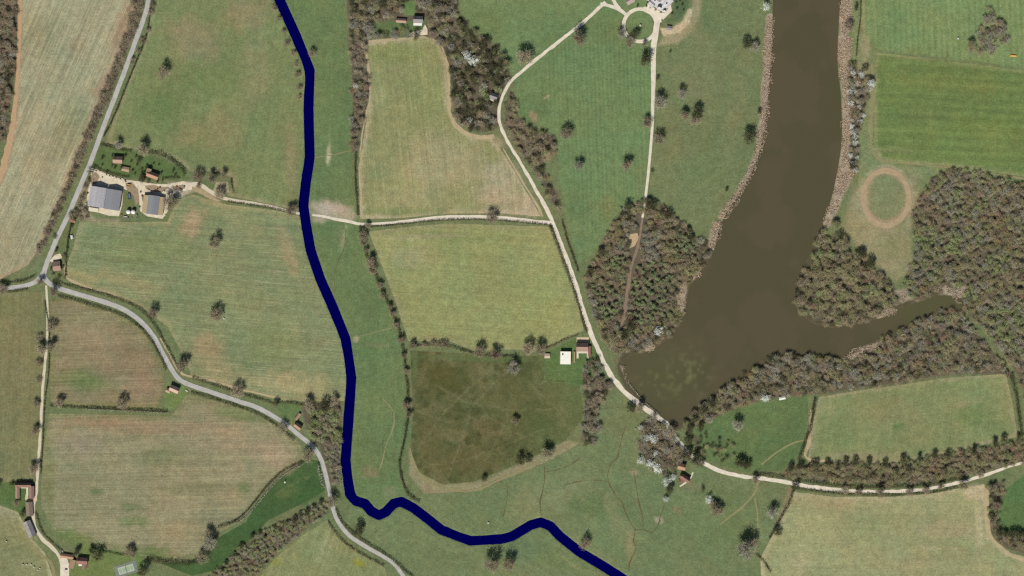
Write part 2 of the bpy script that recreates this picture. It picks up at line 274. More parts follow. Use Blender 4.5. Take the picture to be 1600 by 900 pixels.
# soft patches: x, y, rx, ry, angle (degrees, pixel axes), colour, strength
BLOTCH = [
    (300, 60, 55, 35, 20, (138, 124, 90), .6), (385, 20, 40, 30, 0, (142, 125, 90), .55), (345, 200, 40, 35, 0, (140, 126, 86), .4), (290, 210, 28, 20, 0, (134, 122, 82), .4),
    (400, 110, 28, 70, 10, (140, 130, 90), .45), (250, 165, 40, 45, 30, (98, 114, 66), .6), (330, 130, 60, 30, 0, (104, 117, 68), .5), (455, 250, 10, 60, 0, (140, 126, 88), .6),
    (300, 350, 18, 30, 25, (156, 134, 98), .8), (303, 340, 12, 14, 0, (166, 140, 104), .6), (450, 390, 12, 50, -15, (150, 132, 94), .6), (325, 545, 30, 25, 35, (150, 130, 92), .7),
    (345, 580, 40, 20, 20, (154, 136, 96), .5), (455, 600, 70, 22, 4, (156, 142, 98), .7), (380, 470, 60, 30, 0, (130, 128, 82), .3), (220, 390, 80, 30, 0, (114, 121, 72), .4), (130, 432, 25, 8, 12, (150, 138, 92), .7),
    (200, 440, 60, 12, 15, (148, 135, 92), .5), (420, 540, 50, 40, 0, (118, 124, 76), .5),
    (690, 255, 70, 50, 0, (160, 146, 108), .55), (780, 295, 45, 40, 40, (164, 149, 114), .75), (640, 310, 60, 25, 0, (150, 140, 98), .4), (620, 85, 50, 18, 0, (122, 126, 72), .6), (660, 140, 40, 60, 0, (120, 128, 76), .4), (640, 332, 80, 8, 0, (112, 122, 72), .6),
    (825, 325, 22, 14, 45, (172, 154, 124), .6),
    (640, 400, 45, 20, 0, (148, 138, 98), .5), (760, 440, 80, 60, 0, (132, 135, 84), .4), (840, 480, 60, 50, 0, (142, 142, 84), .5), (700, 500, 60, 20, 0, (140, 140, 88), .4), (660, 370, 80, 6, -2, (150, 142, 102), .5), (720, 375, 60, 6, 0, (118, 126, 76), .4),
    (700, 590, 45, 28, 0, (80, 76, 36), .6), (670, 680, 20, 40, 0, (104, 92, 55), .5), (800, 620, 60, 40, 0, (98, 94, 54), .5), (830, 660, 50, 30, 0, (82, 88, 48), .6), (870, 620, 30, 30, 0, (96, 98, 58), .6), (720, 720, 50, 22, -10, (100, 92, 54), .5), (880, 580, 25, 12, 0, (96, 108, 62), .7),
    (750, 560, 100, 6, 2, (92, 102, 60), .8), (648, 565, 5, 30, 0, (92, 104, 62), .6),
    (150, 530, 45, 25, 0, (142, 126, 94), .6), (200, 570, 50, 22, 0, (138, 116, 86), .5), (225, 600, 35, 22, 0, (138, 112, 86), .5), (120, 590, 40, 16, 0, (104, 112, 66), .7), (140, 600, 30, 14, 0, (98, 110, 62), .6), (100, 480, 22, 12, 0, (136, 120, 86), .6),
    (250, 668, 130, 12, 2, (144, 121, 90), .6), (150, 658, 60, 10, 0, (146, 120, 86), .5), (130, 695, 40, 22, 0, (140, 127, 102), .6), (350, 690, 70, 22, 5, (146, 130, 98), .5), (430, 715, 40, 22, 20, (158, 136, 104), .7), (250, 715, 40, 18, 0, (118, 117, 76), .6),
    (300, 765, 60, 12, 0, (118, 116, 76), .5), (150, 768, 12, 5, 0, (100, 110, 70), .8), (205, 792, 18, 7, 0, (102, 112, 70), .7), (210, 815, 28, 9, 0, (100, 112, 66), .7), (380, 765, 12, 16, 30, (104, 116, 70), .7), (240, 862, 35, 10, 5, (98, 114, 62), .7), (120, 840, 40, 12, 15, (98, 112, 62), .75), (78, 750, 9, 60, 0, (110, 112, 68), .6), (370, 648, 45, 10, 10, (112, 118, 72), .7), (270, 830, 60, 20, 0, (142, 128, 90), .5), (365, 780, 18, 24, 30, (142, 126, 90), .4),
    (60, 50, 30, 40, 0, (130, 126, 88), .5), (110, 200, 30, 60, 25, (128, 126, 86), .5), (70, 130, 20, 60, 25, (148, 140, 104), .5), (60, 250, 35, 40, 20, (148, 138, 100), .5), (120, 75, 20, 20, 0, (146, 128, 96), .5), (30, 380, 40, 40, 0, (146, 134, 98), .5), (190, 40, 12, 50, 20, (150, 124, 94), .7), (160, 140, 12, 40, 22, (152, 126, 96), .6),
    (20, 560, 30, 70, 0, (122, 112, 76), .5), (10, 480, 30, 20, 0, (108, 112, 68), .4), (20, 720, 40, 30, 0, (112, 112, 74), .5),
    (25, 830, 40, 22, 20, (134, 130, 88), .5), (45, 885, 30, 16, 0, (138, 132, 92), .5), (2, 800, 30, 10, 15, (146, 138, 104), .6),
    (513, 243, 4, 17, 3, (184, 170, 130), .9), (515, 225, 2, 25, 0, (140, 140, 98), .6), (516, 327, 34, 14, 8, (176, 156, 130), 1.0), (500, 340, 14, 9, 0, (170, 152, 124), .8), (540, 336, 20, 8, 10, (164, 148, 116), .8), (537, 372, 4, 20, 15, (156, 150, 108), .8), (532, 365, 12, 20, 0, (112, 114, 74), .5), (556, 530, 5, 6, 0, (160, 146, 112), .8), (590, 540, 24, 3, 2, (128, 118, 84), .5), (577, 738, 14, 10, 0, (124, 112, 78), .6), (555, 690, 14, 40, 0, (104, 116, 68), .5), (610, 770, 12, 12, 0, (124, 120, 86), .5), (515, 160, 14, 60, 0, (98, 112, 68), .5),
    (880, 770, 70, 30, -10, (122, 125, 84), .6), (930, 790, 50, 22, 0, (96, 108, 64), .7), (820, 790, 30, 40, 0, (122, 124, 82), .6), (960, 800, 14, 40, -20, (132, 128, 88), .5), (985, 850, 8, 34, 0, (134, 124, 86), .6), (1057, 797, 9, 6, 30, (124, 112, 78), .7), (1080, 830, 60, 30, 0, (106, 118, 74), .5), (990, 738, 8, 5, 0, (150, 134, 104), .8), (1030, 813, 9, 5, 20, (170, 152, 124), .8), (960, 660, 25, 24, 0, (110, 112, 70), .5), (700, 850, 70, 20, 20, (114, 120, 76), .4), (930, 870, 60, 14, 30, (122, 124, 80), .4), (880, 880, 90, 14, 15, (104, 116, 70), .5), (810, 860, 24, 20, 0, (92, 108, 74), .6), (1130, 780, 40, 20, 0, (94, 110, 66), .6), (1080, 760, 16, 10, 0, (128, 116, 84), .4), (1150, 820, 30, 30, 0, (100, 114, 68), .5),
    (560, 880, 12, 7, 20, (136, 132, 44), .8), (432, 878, 8, 6, 0, (124, 128, 50), .6), (505, 860, 14, 30, 20, (148, 144, 100), .5),
    (1310, 680, 30, 25, 0, (112, 121, 72), .5), (1400, 650, 45, 30, 0, (130, 124, 82), .5), (1405, 667, 10, 8, 0, (96, 116, 66), .7), (1520, 650, 40, 20, 0, (104, 117, 68), .6), (1510, 630, 26, 7, -15, (140, 130, 90), .5), (1560, 670, 22, 18, 0, (102, 116, 70), .5), (1290, 640, 14, 14, 0, (136, 132, 88), .5), (1350, 712, 80, 7, 0, (140, 130, 94), .6),
    (1290, 785, 60, 12, 5, (152, 138, 96), .6), (1480, 830, 60, 18, 0, (148, 136, 98), .6), (1400, 880, 90, 14, 0, (146, 138, 96), .5), (1350, 820, 60, 20, 0, (130, 135, 88), .5), (1250, 880, 20, 18, 0, (160, 148, 106), .6), (1525, 770, 20, 12, -8, (178, 160, 122), .8), (1450, 855, 22, 4, 0, (164, 154, 114), .5), (1470, 845, 70, 8, 0, (130, 136, 88), .4), (1530, 820, 8, 50, 0, (172, 158, 118), .6),
    (1480, 130, 100, 14, 4, (118, 122, 66), .6), (1430, 180, 60, 20, 0, (98, 112, 64), .6), (1540, 200, 60, 20, 0, (110, 120, 62), .5), (1400, 235, 40, 6, 5, (118, 120, 76), .5), (1450, 30, 30, 20, 0, (126, 130, 78), .5), (1350, 110, 12, 40, 0, (140, 130, 92), .75), (1352, 70, 8, 18, 0, (148, 136, 98), .7), (1362, 170, 4, 70, 3, (144, 132, 94), .7), (1370, 240, 6, 14, -30, (146, 136, 98), .6), (1470, 258, 100, 4, 4, (142, 136, 92), .6), (1350, 20, 4, 60, 0, (138, 130, 88), .6), (1398, 30, 20, 40, 0, (104, 122, 74), .4),
    (1355, 375, 20, 18, 0, (146, 134, 96), .6), (1395, 385, 16, 30, 0, (126, 122, 82), .5), (1385, 350, 26, 8, 0, (120, 121, 78), .6), (1390, 415, 18, 10, -30, (144, 132, 96), .5), (1438, 380, 10, 18, 0, (92, 114, 56), .7), (1428, 288, 14, 12, 0, (96, 114, 68), .5), (1415, 265, 30, 5, 4, (132, 130, 88), .4),
    (853, 152, 6, 2, -25, (180, 160, 120), .8), (1090, 110, 40, 80, 5, (118, 118, 78), .5), (1050, 180, 20, 100, 0, (112, 114, 74), .4), (1150, 170, 14, 100, 10, (122, 122, 80), .5), (1110, 260, 40, 40, 0, (104, 114, 70), .5), (945, 40, 50, 30, 0, (104, 114, 68), .5), (830, 170, 30, 25, 0, (90, 106, 64), .5), (955, 325, 20, 20, 0, (118, 118, 70), .5), (905, 310, 24, 40, 0, (94, 112, 68), .5), (1000, 280, 12, 40, 0, (112, 116, 72), .5), (760, 40, 40, 30, 0, (98, 112, 66), .5), (870, 60, 40, 30, -40, (96, 110, 66), .4),
    (1050, 30, 8, 14, 30, (96, 108, 70), .4), (1105, 20, 8, 40, 0, (96, 114, 72), .5),
    (450, 770, 22, 10, -20, (94, 106, 60), .6), (480, 775, 26, 14, -10, (66, 92, 48), .6), (440, 795, 30, 10, -30, (66, 88, 52), .6),
    (1165, 680, 30, 14, 0, (98, 108, 64), .5), (1215, 690, 30, 20, 0, (86, 108, 62), .4),
    (780, 222, 14, 8, 30, (160, 142, 108), .7), (855, 245, 8, 8, 0, (148, 128, 94), .6), (833, 182, 7, 12, -20, (150, 124, 92), .7),
]
PALE = (142, 134, 96)
LINES = [([(655, 700), (690, 650), (730, 610), (770, 575)], 2.2, PALE, .45), ([(650, 640), (700, 660), (760, 650), (830, 690)], 2, PALE, .35), ([(700, 745), (720, 690), (735, 640), (770, 600), (800, 575)], 2, PALE, .4), ([(680, 600), (720, 625), (790, 640), (880, 640)], 2, PALE, .35), ([(660, 730), (720, 720), (780, 700), (850, 670)], 2, PALE, .4), ([(745, 735), (770, 700), (790, 660), (800, 610)], 2, PALE, .3), ([(690, 665), (705, 690), (745, 700)], 2, PALE, .3), ([(830, 600), (870, 640), (890, 670)], 2, PALE, .3),
         ([(380, 560), (300, 520), (262, 470)], 2, (146, 140, 98), .3), ([(960, 760), (1010, 790), (1090, 830), (1180, 850)], 2, (90, 104, 64), .4), ([(820, 800), (870, 770), (930, 745)], 2, (134, 128, 92), .4), ([(845, 806), (830, 770), (800, 752)], 2, (136, 128, 92), .4), ([(880, 870), (900, 885), (940, 899)], 3, (150, 140, 104), .5), ([(660, 870), (760, 850), (830, 870)], 2, (126, 124, 86), .4),
         ([(475, 752), (482, 745), (470, 748), (440, 765), (430, 772)], 2, (124, 118, 78), .6), ([(1345, 20), (1346, 60), (1354, 110)], 3, (140, 134, 94), .6), ([(1420, 610), (1440, 660), (1452, 715)], 2.5, (140, 136, 96), .4), ([(1350, 620), (1360, 680)], 2, (138, 134, 94), .35), ([(1030, 330), (1080, 250), (1110, 120)], 3, (124, 122, 82), .3), ([(1372, 80), (1480, 92), (1600, 108)], 3.5, (118, 132, 84), .7), ([(1462, 588), (1474, 600)], 2, PALE, .4),
         ([(590, 712), (597, 690), (605, 720)], 2.5, (70, 72, 44), .6), ([(605, 640), (616, 655), (612, 690)], 2.5, (140, 134, 100), .5)]
REEDS = [
    [(1197, 20), (1211, 20), (1208, 80), (1204, 140), (1197, 200), (1190, 240), (1172, 285), (1148, 325), (1132, 345), (1122, 340), (1140, 312), (1162, 278), (1178, 240), (1186, 195), (1190, 140), (1194, 80)],
    [(1114, 345), (1128, 348), (1122, 378), (1114, 392), (1108, 385), (1110, 362)],
    [(1312, -10), (1332, -10), (1332, 40), (1322, 56), (1330, 60), (1328, 92), (1308, 96), (1308, 75), (1312, 50)],
    [(1311, 95), (1326, 95), (1326, 150), (1331, 200), (1326, 240), (1334, 270), (1322, 300), (1308, 330), (1298, 352), (1288, 362), (1286, 345), (1298, 315), (1308, 275), (1317, 220), (1316, 150)],
    [(1058, 448), (1072, 440), (1074, 455), (1070, 480), (1060, 492), (1058, 470)],
    [(1078, 432), (1094, 424), (1096, 430), (1084, 440)],
    [(1005, 545), (1022, 540), (1024, 548), (1008, 552)],
    [(1366, 494), (1384, 484), (1402, 484), (1400, 492), (1372, 498)],
    [(1316, 562), (1336, 546), (1362, 538), (1380, 531), (1380, 540), (1346, 554), (1338, 562)],
    [(1466, 450), (1480, 446), (1494, 452), (1512, 444), (1508, 458), (1498, 468), (1510, 478), (1500, 478), (1486, 460), (1470, 458)],
    [(1396, 455), (1412, 452), (1424, 468), (1408, 474)],
    [(970, 570), (976, 575), (985, 600), (979, 598)]]
RING = (1384.5, 309, 34.5, 41, 7, (154, 133, 101))


def mix(C, col, m):
    t = alb(*col)
    return C + (t - C) * m[:, None]


def water_sd(X, Y):
    return np.minimum(sd_poly(X, Y, LAKE), seg_dist(X, Y, RIVER) - RIVER_W / 2)


def ground_z(X, Y):
    sd = water_sd(X, Y)
    return np.clip((sd - 1.0) * 0.3, -2.0, 0.0)


def ground_colour(X, Y, field=None):
    """Base colour of earth and grass at pixel-plan points (field: a key of FIELDS, for a field's own sheet)."""
    wx = X + 6 * (fbm(X, Y, 22, 50, 3) - .5)
    wy = Y + 6 * (fbm(X, Y, 22, 60, 3) - .5)
    if field is None:
        C = np.tile(alb(106, 112, 72), (len(X), 1))
        for pts, col, f in ZONES:
            bx = [p[0] for p in pts]; by = [p[1] for p in pts]
            sel = (X > min(bx) - 12) & (X < max(bx) + 12) & (Y > min(by) - 12) & (Y < max(by) + 12)
            if sel.any():
                idx = np.nonzero(sel)[0]
                m = sstep(f * .5, -f * .5, sd_poly(wx[idx], wy[idx], pts))
                C[idx] = mix(C[idx], col, m)
    else:
        fd = FIELDS[field]
        C = np.tile(alb(*fd['col']), (len(X), 1))
        if 'margin' in fd:
            d = -sd_poly(X, Y, fd['pts'])
            n = fbm(X, Y, 14, 33, 3)
            m = sstep(fd['mw'] * 1.5, fd['mw'] * .4, d + (n - .5) * fd['mw'] * 1.6) * (0.35 + 0.75 * fbm(X, Y, 60, 21, 3))
            C = mix(C, fd['margin'], np.clip(m, 0, 1))
        C = C * (1 + .16 * (fbm(X, Y, 30, 301, 3) - .5))[:, None]
        if field == 'rough_field':
            C = mix(C, (72, 78, 42), .6 * sstep(.46, .62, fbm(X, Y, 34, 201, 4)))
            C = mix(C, (112, 104, 68), .6 * sstep(.52, .66, fbm(X, Y, 20, 202, 4)))
            C = mix(C, (70, 70, 38), .6 * sstep(.54, .68, fbm(X, Y, 9, 203, 3)))
            C = mix(C, (96, 106, 62), .55 * sstep(790, 900, X + 40 * (fbm(X, Y, 40, 204, 3) - .5)))
    for i, (bx, by, rx, ry, a, col, s) in enumerate(BLOTCH):
        ca, sa = math.cos(R(a)), math.sin(R(a))
        rad = max(rx, ry) * 1.9
        sel = (abs(X - bx) < rad) & (abs(Y - by) < rad)
        if not sel.any():
            continue
        idx = np.nonzero(sel)[0]
        dx, dy = X[idx] - bx, Y[idx] - by
        u, v = (dx * ca + dy * sa) / rx, (-dx * sa + dy * ca) / ry
        q = np.hypot(u, v) + .9 * (fbm(X[idx], Y[idx], max(6, .6 * min(rx, ry)), 100 + i, 4) - .5)
        C[idx] = mix(C[idx], col, min(1.0, s * 1.08) * sstep(1.3, .35, q))
    if field is None:
        sdl = sd_poly(X, Y, LAKE)
        C = mix(C, (86, 77, 54), sstep(11, 5, sdl + 4 * (fbm(X, Y, 9, 82, 3) - .5)) * (Y > 345))
        for pts in REEDS:
            bx = [p[0] for p in pts]; by = [p[1] for p in pts]
            sel = (X > min(bx) - 6) & (X < max(bx) + 6) & (Y > min(by) - 6) & (Y < max(by) + 6)
            if sel.any():
                C[sel] = mix(C[sel], (156, 138, 112), sstep(1.5, -1.5, sd_poly(wx[sel], wy[sel], pts)))
    for pts, wd, col, st in LINES:
        d = seg_dist(X + 5 * (fbm(X, Y, 14, 55, 2) - .5), Y + 5 * (fbm(X, Y, 14, 56, 2) - .5), pts)
        C = mix(C, col, st * .62 * sstep(wd, wd * .2, d) * (.4 + .8 * fbm(X, Y, 8, 57, 2)).clip(0, 1))
    cx, cy, rx, ry, w, col = RING
    q = np.hypot((X - cx) / rx, (Y - cy) / ry)
    nz = fbm(X, Y, 12, 77, 3)
    C = mix(C, (118, 124, 82), .75 * sstep(1.0, .8, q) * (.5 + .9 * fbm(X, Y, 16, 79, 3)).clip(0, 1))
    C = mix(C, (150, 138, 102), .6 * sstep(1.9, 1.1, q) * sstep(1.0, 1.1, q) * sstep(.4, .6, fbm(X, Y, 18, 80, 4)) * (X > 1322))
    C = mix(C, col, (.7 + .45 * nz).clip(0, 1) * sstep(.2, .09, abs(q - 1.0) + .16 * (fbm(X, Y, 10, 78, 3) - .5)))
    C = mix(C, (150, 142, 108), .6 * sstep(.07, .02, abs(q - 1.22)) * (Y < 335))
    C = mix(C, (176, 156, 126), .5 * sstep(.14, .03, abs(q - 1.08)) * sstep(325, 345, Y) * (X < 1400))
    # broad and fine natural variation of the sward itself
    C = C * (1 + .16 * (fbm(X, Y, 70, 5, 4) - .5) + .22 * (fbm(X, Y, 9, 6, 3) - .5))[:, None]
    warm = (fbm(X, Y, 45, 8, 4) - .54) * .24 + (fbm(X, Y, 13, 9, 3) - .5) * .12
    C = C * np.stack([1 + warm, np.ones_like(warm), 1 - .2 * warm], 1)
    C = C * np.array([1.045, 1.1, 1.24])
    return np.clip(C, .004, .8)


# ------------------------------------------------------------ materials
def new_mat(name):
    m = bpy.data.materials.new(name)
    m.use_nodes = True
    nt = m.node_tree
    b = nt.nodes['Principled BSDF']
    b.inputs['Roughness'].default_value = 0.95
    b.inputs['Specular IOR Level'].default_value = 0.1
    return m, nt, b


def node(nt, t, **kw):
    n = nt.nodes.new(t)
    for k, v in kw.items():
        if k.startswith('i_'):
            n.inputs[k[2:].replace('_', ' ')].default_value = v
        else:
            setattr(n, k, v)
    return n


def math_node(nt, op, a, b=None, c=None):
    n = nt.nodes.new('ShaderNodeMath')
    n.operation = op
    for i, v in enumerate((a, b, c)):
        if v is None:
            continue
        if isinstance(v, (int, float)):
            n.inputs[i].default_value = v
        else:
            nt.links.new(v, n.inputs[i])
    return n.outputs[0]


def mapped_noise(nt, vec, rot, scale, detail=2.0):
    mp = nt.nodes.new('ShaderNodeMapping')
    mp.vector_type = 'TEXTURE'
    mp.inputs['Rotation'].default_value = (0, 0, rot)
    mp.inputs['Scale'].default_value = scale
    nt.links.new(vec, mp.inputs['Vector'])
    n = nt.nodes.new('ShaderNodeTexNoise')
    n.inputs['Scale'].default_value = 1.0
    n.inputs['Detail'].default_value = detail
    nt.links.new(mp.outputs[0], n.inputs['Vector'])
    return n.outputs['Fac']


def land_mat(name, ang=None, amp=.12, straw=0.0, fine=.68, attr=True, colour=None, stripe=None):
    m, nt, b = new_mat(name)
    L = nt.links
    geo = nt.nodes.new('ShaderNodeNewGeometry')
    pos = geo.outputs['Position']
    if attr:
        at = node(nt, 'ShaderNodeAttribute', attribute_name='col')
        base = at.outputs['Color']
    else:
        rgb = nt.nodes.new('ShaderNodeRGB')
        rgb.outputs[0].default_value = (*colour, 1)
        base = rgb.outputs[0]
    f1 = mapped_noise(nt, pos, 0, (2.6, 2.6, 2.6), 3)
    f2 = mapped_noise(nt, pos, 0, (9, 9, 9), 3)
    val = math_node(nt, 'MULTIPLY_ADD', f1, fine * 1.6, 1 - fine * .8)
    v2 = math_node(nt, 'MULTIPLY_ADD', f2, fine * .9, 1 - fine * .45)
    val = math_node(nt, 'MULTIPLY', val, v2)
    if ang is not None:
        s1 = mapped_noise(nt, pos, R(ang), (130, 2.4, 50), 2)
        s2 = mapped_noise(nt, pos, R(ang), (260, 9.0, 50), 2)
        val = math_node(nt, 'MULTIPLY', val, math_node(nt, 'MULTIPLY_ADD', s1, amp * 2, 1 - amp))
        val = math_node(nt, 'MULTIPLY', val, math_node(nt, 'MULTIPLY_ADD', s2, amp * 1.6, 1 - amp * .8))
    if stripe:
        wv = nt.nodes.new('ShaderNodeTexWave')
        wv.wave_profile = 'SIN'
        wv.inputs['Scale'].default_value = 1.0
        wv.inputs['Distortion'].default_value = .8
        wv.inputs['Detail Scale'].default_value = .2
        mp = nt.nodes.new('ShaderNodeMapping')
        mp.inputs['Rotation'].default_value = (0, 0, R(90 - ang))
        mp.inputs['Scale'].default_value = (6.2832 / 20 / stripe[0],) * 3
        L.new(pos, mp.inputs['Vector'])
        L.new(mp.outputs[0], wv.inputs['Vector'])
        s5 = mapped_noise(nt, pos, 0, (70, 70, 70), 2)
        k_ = math_node(nt, 'MULTIPLY', math_node(nt, 'ADD', wv.outputs['Fac'], -.5), math_node(nt, 'MULTIPLY', s5, stripe[1] * 4))
        val = math_node(nt, 'MULTIPLY', val, math_node(nt, 'ADD', k_, 1.0))
    if straw:
        s3 = mapped_noise(nt, pos, R(ang), (70, 1.7, 50), 4)
        s4 = mapped_noise(nt, pos, 0, (60, 60, 60), 2)
        mr = node(nt, 'ShaderNodeMapRange')
        mr.inputs['From Min'].default_value = .56
        mr.inputs['From Max'].default_value = .74
        L.new(math_node(nt, 'ADD', s3, math_node(nt, 'MULTIPLY_ADD', s4, .3, -.15)), mr.inputs['Value'])
        mx = node(nt, 'ShaderNodeMix', data_type='RGBA')
        mx.inputs['B'].default_value = (*alb(178, 167, 130), 1)
        L.new(math_node(nt, 'MULTIPLY', mr.outputs[0], straw), mx.inputs['Factor'])
        L.new(base, mx.inputs['A'])
        base = mx.outputs['Result']
    mul = node(nt, 'ShaderNodeVectorMath', operation='SCALE')
    L.new(base, mul.inputs[0])
    L.new(val, mul.inputs['Scale'])
    L.new(mul.outputs[0], b.inputs['Base Color'])
    bump = nt.nodes.new('ShaderNodeBump')
    bump.inputs['Strength'].default_value = .5
    bump.inputs['Distance'].default_value = .6
    L.new(f1, bump.inputs['Height'])
    L.new(bump.outputs[0], b.inputs['Normal'])
    return m


def plain_mat(name, srgb, var=.25, scale=3.0, rough=.9, boost=1.0, objvar=0.0, spec=.1, hue=0.0):
    """Matt colour broken by noise; objvar: how much copies of an object differ from one another."""
    m, nt, b = new_mat(name)
    b.inputs['Roughness'].default_value = rough
    b.inputs['Specular IOR Level'].default_value = spec
    geo = nt.nodes.new('ShaderNodeNewGeometry')
    f = mapped_noise(nt, geo.outputs['Position'], 0, (scale, scale, scale), 3)
    val = math_node(nt, 'MULTIPLY_ADD', f, var * 2, 1 - var)
    rgb = nt.nodes.new('ShaderNodeRGB')
    rgb.outputs[0].default_value = (*np.clip(alb(*srgb) * boost, 0, .82), 1)
    base = rgb.outputs[0]
    if objvar:
        oi = nt.nodes.new('ShaderNodeObjectInfo')
        val = math_node(nt, 'MULTIPLY', val, math_node(nt, 'MULTIPLY_ADD', oi.outputs['Random'], objvar * 2, 1 - objvar))
        if hue:
            hs = nt.nodes.new('ShaderNodeHueSaturation')
            r2 = math_node(nt, 'FRACT', math_node(nt, 'MULTIPLY', oi.outputs['Random'], 7.31))
            nt.links.new(math_node(nt, 'MULTIPLY_ADD', r2, hue * 2, .5 - hue), hs.inputs['Hue'])
            nt.links.new(base, hs.inputs['Color'])
            base = hs.outputs[0]
    mul = node(nt, 'ShaderNodeVectorMath', operation='SCALE')
    nt.links.new(base, mul.inputs[0])
    nt.links.new(val, mul.inputs['Scale'])
    nt.links.new(mul.outputs[0], b.inputs['Base Color'])
    return m


# ------------------------------------------------------------ object helpers
def mesh_np(name, V, faces, mat, smooth=False):
    """faces: list of index tuples, or an (n, k) integer array."""
    me = bpy.data.meshes.new(name)
    V = np.asarray(V, np.float32)
    if isinstance(faces, np.ndarray):
        n, k = faces.shape
        me.vertices.add(len(V))
        me.vertices.foreach_set('co', V.ravel())
        me.loops.add(n * k)
        me.loops.foreach_set('vertex_index', faces.astype(np.int32).ravel())
        me.polygons.add(n)
        me.polygons.foreach_set('loop_start', np.arange(0, n * k, k, dtype=np.int32))
        me.polygons.foreach_set('loop_total', np.full(n, k, np.int32))
        me.update(calc_edges=True)
    else:
        me.from_pydata([tuple(map(float, v)) for v in V], [], faces)
    for m in (mat if isinstance(mat, (list, tuple)) else [mat]):
        me.materials.append(m)
    if smooth:
        me.shade_smooth()
    return me


def link(name, me, parent=None, loc=(0, 0, 0), rz=0.0, scale=None):
    o = bpy.data.objects.new(name, me)
    COL.objects.link(o)
    o.location = loc
    o.rotation_euler = (0, 0, rz)
    if scale is not None:
        o.scale = scale if isinstance(scale, (tuple, list)) else (scale,) * 3
    if parent:
        o.parent = parent
    return o


def tag(o, label=None, cat=None, group=None, kind=None):
    if label: o['label'] = label
    if cat: o['category'] = cat
    if group: o['group'] = group
    if kind: o['kind'] = kind
    return o


def set_col(me, C):
    a = me.color_attributes.new('col', 'FLOAT_COLOR', 'POINT')
    buf = np.ones((len(me.vertices), 4), np.float32)
    buf[:, :3] = C
    a.data.foreach_set('color', buf.ravel())


def sheet(name, pts, mat, z, step=3.0, colour=None, drape=True, smooth_pts=False):
    """A flat sheet with a clean outline and an inner grid of points, laid on the ground."""
    if smooth_pts:
        pts = smooth_line(pts, step, True)
    ring = []
    n = len(pts)
    for i in range(n):
        a, b = np.array(pts[i], float), np.array(pts[(i + 1) % n], float)
        k = max(1, int(np.linalg.norm(b - a) / step))
        for j in range(k):
            ring.append(a + (b - a) * j / k)
    ring = np.array(ring)
    x0, y0 = ring.min(0); x1, y1 = ring.max(0)
    gx, gy = np.meshgrid(np.arange(x0 + step * .5, x1, step), np.arange(y0 + step * .5, y1, step))
    gx, gy = gx.ravel(), gy.ravel()
    gx = gx + rs.uniform(-.2, .2, gx.shape) * step
    gy = gy + rs.uniform(-.2, .2, gy.shape) * step
    ok = inside(gx, gy, [tuple(p) for p in ring])
    gx, gy = gx[ok], gy[ok]
    ok = seg_dist(gx, gy, pts, True) > step * .45
    P = np.concatenate([ring, np.stack([gx[ok], gy[ok]], 1)])
    nb = len(ring)
    vv = [Vector((p[0], -p[1])) for p in P]
    out = delaunay_2d_cdt(vv, [(i, (i + 1) % nb) for i in range(nb)], [list(range(nb))], 1, 1e-4)
    Vp = np.array([(v[0], -v[1]) for v in out[0]])
    zz = ground_z(Vp[:, 0], Vp[:, 1]) + z if drape else np.full(len(Vp), z)
    V = np.stack([Vp[:, 0] - 800, 450 - Vp[:, 1], zz], 1)
    me = mesh_np(name, V, [tuple(f) for f in out[2]], mat)
    # all faces up
    bm = bmesh.new(); bm.from_mesh(me)
    for f in bm.faces:
        if f.normal.z < 0:
            f.normal_flip()
    bm.to_mesh(me); bm.free()
    if colour is not None:
        set_col(me, colour(Vp[:, 0], Vp[:, 1]))
    return link(name, me)


def ribbon(name, pts, width, mat, z, wob=.25, colour=None, step=3.0, across=3, closed=False):
    """A road, path or river: a strip along a smooth line; width may be a list (one per point)."""
    L = np.array(smooth_line(pts, step, closed))
    n = len(L)
    if closed:
        T = np.roll(L, -1, 0) - np.roll(L, 1, 0)
    else:
        T = np.gradient(L, axis=0)
    T /= np.linalg.norm(T, axis=1)[:, None] + 1e-9
    N = np.stack([-T[:, 1], T[:, 0]], 1)
    if isinstance(width, (list, tuple)):
        w = np.interp(np.linspace(0, 1, n), np.linspace(0, 1, len(width)), width)
    else:
        w = np.full(n, float(width))
    s = np.arange(n) * step
    rows = []
    for k in range(across + 1):
        t = k / across * 2 - 1
        e = w / 2 * t
        if wob:
            e = e + t * wob * w * (fbm(s + 100 * (t > 0), s * 0 + sum(map(ord, name)) % 97 * 0, 9, 3 + (t > 0), 3) - .5)
        rows.append(L + N * e[:, None])
    P = np.stack(rows, 1).reshape(-1, 2)
    q = []
    for i in range(n if closed else n - 1):
        i2 = (i + 1) % n
        for k in range(across):
            q.append((i * (across + 1) + k, i2 * (across + 1) + k, i2 * (across + 1) + k + 1, i * (across + 1) + k + 1))
    q = np.array(q)
    zz = ground_z(P[:, 0], P[:, 1]) + z if name != 'river' else np.full(len(P), z)
    V = np.stack([P[:, 0] - 800, 450 - P[:, 1], zz], 1)
    a, b, c = V[q[0][0]], V[q[0][1]], V[q[0][2]]
    if np.cross(b - a, c - a)[2] < 0:
        q = q[:, ::-1].copy()
    me = mesh_np(name, V, q, mat)
    if colour is not None:
        set_col(me, colour(P[:, 0], P[:, 1]))
    return link(name, me)


